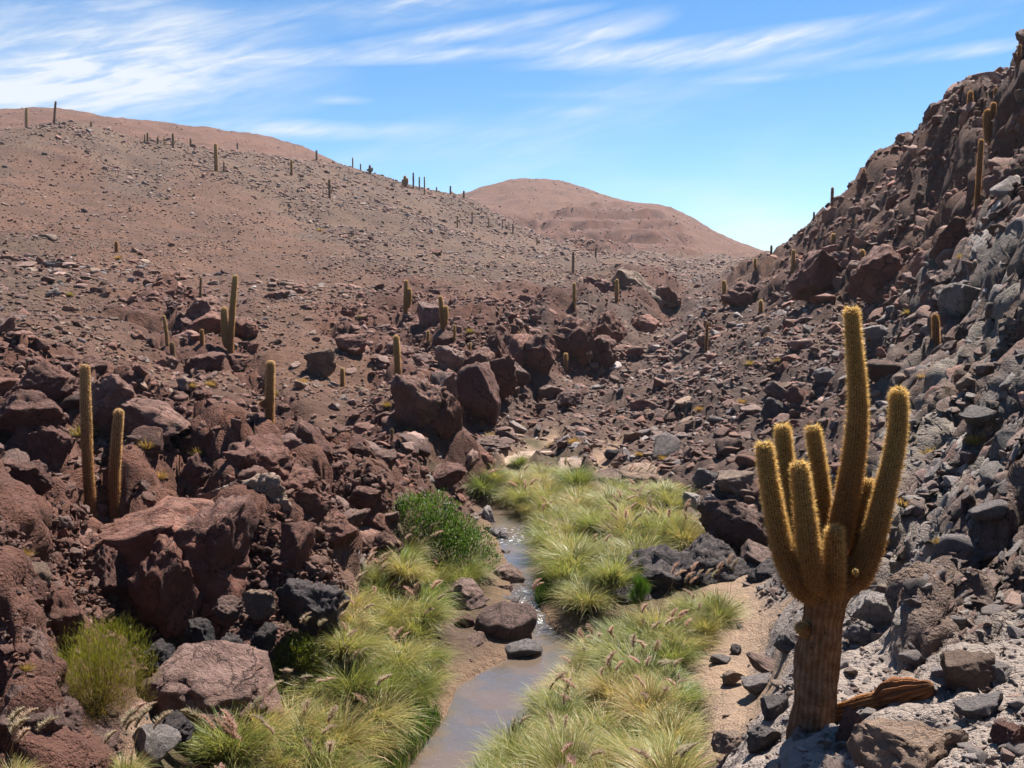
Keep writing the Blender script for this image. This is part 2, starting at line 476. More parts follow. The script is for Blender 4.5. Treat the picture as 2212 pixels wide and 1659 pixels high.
def base_and_zone(x, y):
    """smooth base height and zone weights (n, zones) for world x, y arrays"""
    q, r = dom(x, y)
    n = len(q)
    e = np.zeros(n)
    zw = np.zeros((n, len(ZN)))
    onehot = np.eye(len(ZN))[CZI]
    wob = np.stack([fbm(np.stack([q[:, 0] * 3.5, q[:, 1] * 6, q[:, 0] * 0], 1), 4, 5), fbm(np.stack([q[:, 0] * 3.5, q[:, 1] * 6, q[:, 0] * 0 + 9], 1), 4, 6)], 1) * 0.16
    for s in range(0, n, 20000):
        qq = q[s:s + 20000]
        d2 = ((qq[:, None, :] - Qc[None]) ** 2).sum(2)
        e[s:s + 20000] = kern(d2) @ _w[:_n] + _w[_n] + qq @ _w[_n + 1:]
        q2 = qq + wob[s:s + 20000]
        d2 = ((q2[:, None, :] - Qc[None]) ** 2).sum(2)
        wgt = 1.0 / (d2 + 1e-4) ** 3
        zw[s:s + 20000] = (wgt / wgt.sum(1, keepdims=True)) @ onehot
    return CAMZ + e * r, zw, r


# the stream: left / right water edges per picture row, on its water level
STREAM_ROWS = [(1900, 700, 880), (1659, 875, 1050), (1600, 918, 1105), (1540, 965, 1160), (1480, 990, 1215), (1440, 1062, 1255), (1405, 1128, 1290), (1380, 1150, 1310), (1352, 1150, 1215), (1330, 1130, 1180),
               (1300, 1105, 1165), (1250, 1100, 1162), (1215, 1095, 1180), (1195, 1085, 1172), (1150, 1065, 1150), (1100, 1042, 1110)]


def water_z(y):
    return np.interp(y, [10, 23.6, 24.6, 27.0, 29.5, 34, 42], [0.0, 0.0, 0.16, 0.22, 0.24, 0.30, 0.34])


_sr = []
for (V, L, R) in STREAM_ROWS:
    zz = 0.0 if V > 1365 else 0.24
    a_, b_ = at_z(L, V, zz), at_z(R, V, zz)
    _sr.append((a_.y, a_.x, b_.x))
_sr.sort()
SRY = np.array([s[0] for s in _sr])
SRL = np.array([s[1] for s in _sr])
SRR = np.array([s[2] for s in _sr])


def stream_d(x, y):
    """signed distance-like value to the water edge (negative = in the water)"""
    l, r = np.interp(y, SRY, SRL), np.interp(y, SRY, SRR)
    d = np.maximum(l - x, x - r)
    d = np.where(y > SRY[-1], d + (y - SRY[-1]) * 1.0, d)
    d = np.where(y < SRY[0], d + (SRY[0] - y) * 1.0, d)
    return d


GA = np.concatenate([np.linspace(-1.15, -0.56, 45, endpoint=False), np.linspace(-0.56, 0.56, 660), np.linspace(0.56, 1.15, 46)[1:]])
LR0, LR1, NR = math.log(2.0), math.log(1150.0), 800
GR = np.linspace(LR0, LR1, NR)


def build_terrain():
    A, T = np.meshgrid(GA, GR)
    r = np.exp(T).ravel()
    x, y = r * np.sin(A.ravel()), r * np.cos(A.ravel())
    # coarse evaluation of the interpolant, then bilinear upsampling
    ca, ct = np.linspace(GA[0], GA[-1], 230), np.linspace(LR0, LR1, 300)
    CA, CTt = np.meshgrid(ca, ct)
    cr = np.exp(CTt).ravel()
    zb, zw, _ = base_and_zone(cr * np.sin(CA.ravel()), cr * np.cos(CA.ravel()))
    eb = ((zb - CAMZ) / cr).reshape(300, 230)
    zw = zw.reshape(300, 230, -1)
    fi = (A.ravel() - ca[0]) / (ca[1] - ca[0])
    fj = (T.ravel() - LR0) / (ct[1] - ct[0])
    i0 = np.clip(fi.astype(int), 0, 228)
    j0 = np.clip(fj.astype(int), 0, 298)
    fx, fy = fi - i0, fj - j0

    def up(g):
        if g.ndim == 3:
            a_, b_ = fx[:, None], fy[:, None]
        else:
            a_, b_ = fx, fy
        return (g[j0, i0] * (1 - a_) + g[j0, i0 + 1] * a_) * (1 - b_) + (g[j0 + 1, i0] * (1 - a_) + g[j0 + 1, i0 + 1] * a_) * b_
    z = CAMZ + up(eb) * r
    Z = up(zw)
    rough = Z @ np.array([ZONES[k][1] for k in ZN])
    block = Z @ np.array([ZONES[k][2] for k in ZN])
    slab = Z @ np.array([ZONES[k][3] for k in ZN])
    soil = Z @ np.array([ZONES[k][0] for k in ZN])
    res = r * 0.0045                                  # local mesh spacing

    def fade(lam):
        return smooth(1.6, 4.0, lam / res) * (1 - smooth(60, 200, lam / res))
    P = np.stack([x, y, z * 0], 1)
    disp = np.zeros_like(z)
    for k, lam in enumerate([24, 12, 6]):
        f = fade(lam)
        nz = perlin(P / lam, 40 + k)
        rid = 0.5 - np.abs(perlin(P / lam * 1.1 + 31.0, 60 + k)) * 2
        disp += f * lam * rough * (.11 * nz + .06 * rid)
    # blocky outcrops: cells with individual heights and tilts
    for k, (lam, amp) in enumerate([(6, .13), (2.6, .2), (1.1, .24)]):
        f = fade(lam * 0.8)
        wx = perlin(P / lam * 1.7, 80 + k) * 0.45
        wy = perlin(P / lam * 1.7 + 11, 90 + k) * 0.45
        d1, d2, val, ox, oy = cells2(np.stack([x / lam + wx, y / lam + wy], 1), 7 + k)
        edge = smooth(0.0, 0.22, d2 - d1)
        tilt = (val * 37 % 1 - .5) * ox + (val * 91 % 1 - .5) * oy
        patch = smooth(-0.25, 0.2, perlin(P / (lam * 4), 120 + k)) * 0.7 + 0.3
        disp += f * lam * amp * block * patch * (edge * (0.25 + 0.75 * val) - 0.45 + 0.9 * tilt * edge)
    farw = Z[:, ZN.index('farc')] + 0.35 * Z[:, ZN.index('far')]
    for k, (lam, amp) in enumerate([(60, 1.2), (26, 1.6), (12, 1.2)]):
        disp += farw * smooth(150, 300, r) * amp * (0.5 - np.abs(perlin(P / lam * np.array([1, .6, 1]) + 5, 170 + k)) * 2)
    tz = (z + disp + 3 * perlin(P / 40, 181)) / 9.0
    tf = tz - np.floor(tz)
    disp += Z[:, ZN.index('farc')] * smooth(200, 300, r) * (smooth(0.4, 0.7, tf) - tf) * 6.0
    # foliated slabs running down the right slope
    sx, sy = 0.84, 0.54                                # along the slab
    al = x * sx + y * sy
    ac = -x * sy + y * sx
    for k, (lw, ll, amp) in enumerate([(3.0, 16, .30), (1.2, 8, .44), (.5, 3.6, .44)]):
        f = fade(lw)
        nz = perlin(np.stack([al / ll, ac / lw + 0.6 * perlin(P / 5.0, 131), z * 0], 1), 140 + k)
        ph = (ac / lw + nz * 0.9 + 0.3 * perlin(P / (lw * 3), 150 + k)) % 1.0
        saw = np.where(ph < 0.72, ph / 0.72, (1 - ph) / 0.28)
        saw = saw * saw * (3 - 2 * saw)
        disp += f * slab * lw * amp * (saw - 0.5 + 0.7 * nz)
    band = smooth(-0.15, 0.3, perlin(np.stack([al / 9, ac / 1.6, z * 0.2], 1), 190) + 0.5 * perlin(P / 7, 191))
    gcw = (Z[:, ZN.index('gc')] * band * 0.75)[:, None]
    soil = soil * (1 - gcw) + np.array([0.125, 0.078, 0.06]) * gcw
    wz = water_z(y)
    d = stream_d(x, y)
    near = smooth(0.2, 2.6, d)
    z = z + disp * (0.15 + 0.85 * near)
    bank = wz + 0.06 + 0.25 * np.clip(d, 0, 3)
    k = smooth(0.0, 2.2, d)
    instream = (y > SRY[0] - 4) & (y < SRY[-1] + 4)
    zz = np.where(d < 0, wz - 0.03 - 0.22 * smooth(0, 0.6, -d), bank * (1 - k) + z * k)
    z = np.where(instream, zz, z)
    # knobs and crevices stand out along the surface normal, so that steep faces are rough too
    def normals(xx, yy, zz):
        G = np.stack([xx, yy, zz], 1).reshape(NR, len(GA), 3)
        n_ = np.cross(np.gradient(G, axis=1), np.gradient(G, axis=0)).reshape(-1, 3)
        return n_ / np.linalg.norm(n_, axis=1, keepdims=True)
    keepoff = np.where(instream, smooth(0.3, 2.4, d), 1.0)
    for lams in ((3.0, 1.5), (0.75, 0.38, 0.19)):
        nn = normals(x, y, z)
        Q = np.stack([x, y, z], 1)
        D = np.zeros_like(z)
        for lam in lams:
            sd = int(lam * 100)
            nz = perlin(Q / lam, 200 + sd)
            lumps = np.abs(perlin(Q / lam * 0.8 + 17.0, 300 + sd)) * 2.2 - 0.45
            kk = {3.0: .14, 1.5: .19, .75: .25, .38: .32, .19: .36}[lam]
            D += fade(lam) * lam * np.minimum(rough, 1.1) * kk * (0.7 * nz + 0.8 * lumps)
        D *= keepoff
        x, y, z = x + nn[:, 0] * D, y + nn[:, 1] * D, z + nn[:, 2] * D
    # sandy bed colour near the water
    bed = np.clip(1 - np.abs(d) / 0.9, 0, 1)[:, None] * instream[:, None]
    bed = np.where(d[:, None] < 0, instream[:, None] * 1.0, bed * 0.8)
    soil = soil * (1 - bed) + np.array([0.24, 0.155, 0.10]) * bed
    na, nr = len(GA), NR
    idx = np.arange(na * nr).reshape(nr, na)
    F = np.stack([idx[:-1, :-1].ravel(), idx[:-1, 1:].ravel(), idx[1:, 1:].ravel(), idx[1:, :-1].ravel()], 1)
    return x, y, z, soil, Z, F


TX, TY, TZ, TSOIL, TZW, TF = build_terrain()
TZg = TZ.reshape(NR, len(GA))
TZWg = TZW.reshape(NR, len(GA), -1)
TSg = TSOIL.reshape(NR, len(GA), 3)


def _loc(x, y):
    a = np.arctan2(x, y)
    t = np.log(np.maximum(np.sqrt(x * x + y * y), 2.0))
    fi = np.interp(a, GA, np.arange(len(GA)))
    fj = np.clip((t - LR0) / (GR[1] - GR[0]), 0, NR - 1.001)
    i0 = np.clip(fi.astype(int), 0, len(GA) - 2)
    j0 = fj.astype(int)
    return i0, j0, fi - i0, fj - j0


def ground(x, y):
    x, y = np.atleast_1d(np.asarray(x, float)), np.atleast_1d(np.asarray(y, float))
    i, j, fx, fy = _loc(x, y)
    return (TZg[j, i] * (1 - fx) + TZg[j, i + 1] * fx) * (1 - fy) + (TZg[j + 1, i] * (1 - fx) + TZg[j + 1, i + 1] * fx) * fy


def g1(x, y):
    return float(ground(x, y)[0])


def zone_at(x, y):
    i, j, fx, fy = _loc(np.asarray(x, float), np.asarray(y, float))
    return TZWg[j, i]


def soil_at(x, y):
    i, j, fx, fy = _loc(np.asarray(x, float), np.asarray(y, float))
    return TSg[j, i]


_ys = np.exp(np.linspace(math.log(3.0), math.log(1000), 3000))


def hit(U, V, ymin=3.0):
    """first terrain point behind a photo point"""
    d = ray(U, V)
    ys = _ys[_ys >= ymin]
    h = CAMZ + d.z * ys - ground(d.x * ys, ys)
    k = np.nonzero(h < 0)[0]
    if len(k) == 0:
        return None
    k = k[0]
    if k == 0:
        Y = ys[0]
    else:
        Y = ys[k - 1] + (ys[k] - ys[k - 1]) * h[k - 1] / (h[k - 1] - h[k])
    return at(U, V, Y)


def visible(x, y, z, lift=0.3):
    """line of sight from the camera to points lifted above the ground"""
    z = z + lift
    ok = np.ones(len(x), bool)
    for t in np.linspace(0.04, 0.985, 60):
        ok &= (CAMZ + (z - CAMZ) * t) > ground(x * t, y * t) - 0.02
    return ok


# ------------------------------------------------------------------ materials for ground and rock
def ground_material():
    m, N, out = material('stony_ground')
    geo = N.n('ShaderNodeNewGeometry')
    pos = geo.outputs['Position']
    col = N.n('ShaderNodeVertexColor', layer_name='Col').outputs[0]
    base = N.mix(N.ramp(N.noise(pos, 0.12, 4, 0.65), 0.3, 0.7), (0.78, 0.80, 0.84, 1), (1.2, 1.13, 1.06, 1))
    cbase = N.mix(1.0, col, base, 'MULTIPLY')
    grain = N.noise(pos, 2.2, 6, 0.75)
    scl = N.n('ShaderNodeSeparateColor')
    N.link(col, scl.inputs[0])
    cbase = N.mix(N.math('MULTIPLY', N.ramp(grain, 0.38, 0.68, 0, 0.8), N.ramp(scl.outputs[0], 0.2, 0.26, 1.0, 0.3)), cbase, N.mix(1.0, cbase, (0.60, 0.58, 0.60, 1), 'MULTIPLY'))
    v = N.n('ShaderNodeTexVoronoi', feature='F1')
    v.inputs['Scale'].default_value = 16.0
    N.link(pos, v.inputs['Vector'])
    sv = N.n('ShaderNodeSeparateColor')
    N.link(v.outputs['Color'], sv.inputs[0])
    stone = N.math('MULTIPLY', N.ramp(v.outputs['Distance'], 0.5, 0.2), N.math('GREATER_THAN', sv.outputs[0], 0.35))
    tint = N.mix(sv.outputs[1], (0.6, 0.58, 0.60, 1), (1.45, 1.38, 1.34, 1))
    cbase = N.mix(N.math('MULTIPLY', stone, 0.6), cbase, N.mix(1.0, col, tint, 'MULTIPLY'))
    hgt = N.math('MULTIPLY_ADD', grain, 0.26, N.math('MULTIPLY', stone, 0.02))
    b = N.n('ShaderNodeBump')
    b.inputs['Strength'].default_value = 1.0
    b.inputs['Distance'].default_value = 1.0
    N.link(hgt, b.inputs['Height'])
    p = N.n('ShaderNodeBsdfPrincipled')
    p.inputs['Roughness'].default_value = 0.92
    p.inputs['Specular IOR Level'].default_value = 0.18
    N.link(cbase, p.inputs['Base Color'])
    N.link(b.outputs[0], p.inputs['Normal'])
    N.link(p.outputs[0], out.inputs['Surface'])
    return m


def rock_material(name, source, lichen=0.25, mott=6.0, bump=0.35, det=4, dist=1.0):
    """source: 'OBJECT' takes the object's own colour, 'INSTANCER' the colour carried by each scattered stone"""
    m, N, out = material(name)
    tc = N.n('ShaderNodeTexCoord')
    pos = tc.outputs['Object']
    if source == 'OBJECT':
        oi = N.n('ShaderNodeObjectInfo')
        col = oi.outputs['Color']
        rnd = oi.outputs['Random']
    else:
        at_ = N.n('ShaderNodeAttribute', attribute_type='INSTANCER', attribute_name='icol')
        col = at_.outputs['Color']
        rnd = at_.outputs['Fac']
    off = N.n('ShaderNodeVectorMath', operation='ADD')
    N.link(pos, off.inputs[0])
    sc = N.math('MULTIPLY', rnd, 57.0)
    cmb = N.n('ShaderNodeCombineXYZ')
    for k in range(3):
        N.link(sc, cmb.inputs[k])
    N.link(cmb.outputs[0], off.inputs[1])
    pv = off.outputs[0]
    n1 = N.noise(pv, 1.3, 4, 0.65)
    n2 = N.noise(pv, mott, det, 0.72)
    n3 = N.noise(pv, mott * 4.5, 2, 0.7)
    c1 = N.mix(N.ramp(n1, 0.32, 0.68), N.mix(1.0, col, (0.66, 0.62, 0.63, 1), 'MULTIPLY'), N.mix(1.0, col, (1.28, 1.22, 1.18, 1), 'MULTIPLY'))
    c2 = N.mix(N.ramp(n2, 0.5, 0.72, 0, 0.6), c1, N.mix(1.0, col, (0.45, 0.40, 0.42, 1), 'MULTIPLY'))
    c3 = N.mix(N.ramp(n3, 0.55, 0.75, 0, lichen * 2), c2, N.mix(1.0, col, (1.65, 1.6, 1.6, 1), 'MULTIPLY'))
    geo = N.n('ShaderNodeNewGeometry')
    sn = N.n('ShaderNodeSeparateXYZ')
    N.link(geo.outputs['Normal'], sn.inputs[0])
    dust_toplight = N.math('MULTIPLY', N.ramp(sn.outputs[2], 0.45, 0.95), N.ramp(n2, 0.62, 0.38, 0.1, 0.62))  # tan dust on upward faces, also painted in to brighten the sunlit tops
    c3 = N.mix(dust_toplight, c3, N.mix(0.5, (0.27, 0.185, 0.145, 1), N.mix(1.0, col, (1.7, 1.7, 1.7, 1), 'MULTIPLY')))
    h = N.math('MULTIPLY_ADD', n2, 0.16, N.math('MULTIPLY', n3, 0.05))
    if source == 'OBJECT':
        wv = N.n('ShaderNodeVectorMath', operation='ADD')
        cw_ = N.n('ShaderNodeCombineXYZ')
        N.link(n1, cw_.inputs[0])
        N.link(n2, cw_.inputs[1])
        N.link(n1, cw_.inputs[2])
        N.link(pv, wv.inputs[0])
        N.link(cw_.outputs[0], wv.inputs[1])
        vo = N.n('ShaderNodeTexVoronoi', feature='DISTANCE_TO_EDGE')
        vo.inputs['Scale'].default_value = 1.5
        N.link(wv.outputs[0], vo.inputs['Vector'])
        crack = N.math('MULTIPLY', N.ramp(vo.outputs['Distance'], 0.045, 0.0), N.ramp(n1, 0.42, 0.55))
        c3 = N.mix(N.math('MULTIPLY', crack, 0.8), c3, N.mix(1.0, col, (0.2, 0.17, 0.17, 1), 'MULTIPLY'))
        h = N.math('SUBTRACT', h, N.math('MULTIPLY', crack, 0.10))
    b = N.n('ShaderNodeBump')
    b.inputs['Strength'].default_value = bump
    b.inputs['Distance'].default_value = dist
    N.link(h, b.inputs['Height'])
    p = N.n('ShaderNodeBsdfPrincipled')
    p.inputs['Roughness'].default_value = 0.82
    p.inputs['Specular IOR Level'].default_value = 0.3
    N.link(c3, p.inputs['Base Color'])
    N.link(b.outputs[0], p.inputs['Normal'])
    N.link(p.outputs[0], out.inputs['Surface'])
    return m


M_GROUND = ground_material()
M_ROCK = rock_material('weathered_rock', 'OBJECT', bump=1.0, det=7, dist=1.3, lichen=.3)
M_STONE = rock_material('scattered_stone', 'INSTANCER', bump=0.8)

terrain = obj('terrain', mesh_np('terrain', np.stack([TX, TY, TZ], 1), TF, M_GROUND, TSOIL))
tag(terrain, kind='structure', label='stony canyon floor, slopes and distant red hills')

# ------------------------------------------------------------------ rocks
def ico(sub):
    import bmesh
    bm = bmesh.new()
    bmesh.ops.create_icosphere(bm, subdivisions=sub, radius=1.0)
    v = np.array([p.co[:] for p in bm.verts], dtype=np.float32)
    f = np.array([[q.index for q in p.verts] for p in bm.faces], dtype=np.int32)
    bm.free()
    return v, f


_ICO = {}


def rock_mesh(name, seed, sub=3, cuts=12, depth=(0.45, 0.85), dims=(1, 1, 1), lump=0.10, lumpf=1.6, fine=0.03, finef=6.0, mat=None, flat=False, boxy=0.0, over=0.0):
    """a boulder: sphere shaved by random planes, then lumped and pitted; unit half-size"""
    if sub not in _ICO:
        _ICO[sub] = ico(sub)
    v, f = _ICO[sub]
    v = v.copy()
    rs = np.random.RandomState(seed)
    v *= 1.15
    if boxy:
        q = np.abs(v) ** boxy
        v = (v / (q.sum(1, keepdims=True) ** (1 / boxy)) * 1.1).astype(np.float32)
    for _ in range(cuts):
        n = rs.normal(size=3)
        n /= np.linalg.norm(n)
        d = rs.uniform(*depth)
        t = v @ n - d
        v -= np.outer(np.maximum(t, 0) * 0.97, n).astype(np.float32)
    nrm = v / np.linalg.norm(v, axis=1, keepdims=True)
    v += nrm * (fbm(v * lumpf + seed * 7.3, 3, seed) * lump)[:, None]
    if fine > 0:
        rid = np.abs(fbm(v * finef + seed * 3.1, 5 if sub > 3 else 3, seed + 9, 0.6))
        v += nrm * ((rid - 0.2) * fine * (2.4 if seed % 2 else 1.6) * (1 if seed % 3 else -1))[:, None]
    if over:
        v[:, :2] *= (1 + over * v[:, 2:3])
    lo, hi = v.min(0), v.max(0)
    v = (v - (lo + hi) / 2) / ((hi - lo) / 2)
    v *= np.array(dims, dtype=np.float32)
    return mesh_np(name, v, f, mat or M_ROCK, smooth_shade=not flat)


RK = {}
for k in range(6):
    RK['lava', k] = rock_mesh('lava_boulder', 100 + k, 5, 18, (.5, .86), lump=.11, lumpf=1.9, fine=.08, finef=2.6)
for k in range(8):
    RK['block', k] = rock_mesh('angular_boulder', 200 + k, 5, 15, (.45, .82), lump=.10, lumpf=1.7, fine=.055, finef=2.6)
for k in range(5):
    RK['round', k] = rock_mesh('rounded_boulder', 300 + k, 4, 7, (.62, .9), lump=.12, lumpf=1.4, fine=.025, finef=3)
for k in range(5):
    RK['slab', k] = rock_mesh('slab_rock', 400 + k, 4, 13, (.4, .8), lump=.09, fine=.06, finef=3)
for k in range(6):
    RK['crag', k] = rock_mesh('crag', 450 + k, 5, 16, (.58, .9), lump=.13, lumpf=1.6, fine=.075, finef=2.4, boxy=3.8, over=.2)

LAVA = [(0.215, 0.090, 0.062), (0.25, 0.112, 0.080), (0.185, 0.084, 0.064), (0.31, 0.165, 0.125)]
MAUVE = [(0.24, 0.145, 0.120), (0.31, 0.205, 0.17), (0.195, 0.118, 0.10)]
GREY = [(0.30, 0.265, 0.255), (0.42, 0.375, 0.35), (0.22, 0.20, 0.195)]
BLACK = [(0.05, 0.044, 0.048), (0.065, 0.056, 0.06)]
TAN = [(0.36, 0.25, 0.18), (0.40, 0.29, 0.22), (0.31, 0.21, 0.15)]
LAVA, MAUVE, GREY, BLACK, TAN = ([tuple(q * 0.88 for q in c_) for c_ in T] for T in (LAVA, MAUVE, GREY, BLACK, TAN))
PAL = {'lava': LAVA, 'mauve': MAUVE, 'grey': GREY, 'black': BLACK, 'tan': TAN}
PALNAME = {'lava': 'red-brown', 'mauve': 'mauve-brown', 'grey': 'grey', 'black': 'charcoal', 'tan': 'tan'}
rng = random.Random(4)
ROCKS = []            # placed boulders: (x, y, radius)


def put_rock(U, V, w, h, kind, pal, label, Y=None, tilt=0.0, variant=None, sink=0.0, deep=1.0, name='boulder', group=None, roll=None, cat='boulder', bright=1.0):
    """boulder that fills w x h photo pixels around (U, V), resting where the ground is behind its lower part"""
    if Y is None:
        p = hit(U, V + h * 0.30)
        Y = p.y if p is not None else 60.0
    m = Y / FBIG * ray(U, V).length
    sx, sz = w * m / 2, h * m / 2
    sy = (sx * 0.65 + sz * 0.35) * deep
    p = at(U, V, Y)
    p.y += sy * 0.35
    p.z -= sink * sz
    keys = [k for k in RK if k[0] == kind]
    me = RK[keys[(variant if variant is not None else rng.randrange(99)) % len(keys)]]
    o = obj(name, me, None, p, (rng.uniform(-.15, .15), tilt, rng.choice([0, math.pi]) + rng.uniform(-.35, .35) if roll is None else roll), (sx * 1.06, sy, sz * 1.06))
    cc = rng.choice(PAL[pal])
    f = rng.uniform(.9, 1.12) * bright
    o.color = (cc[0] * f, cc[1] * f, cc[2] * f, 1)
    tag(o, label, cat, group)
    ROCKS.append((p.x, p.y, max(sx, sy)))
    return o


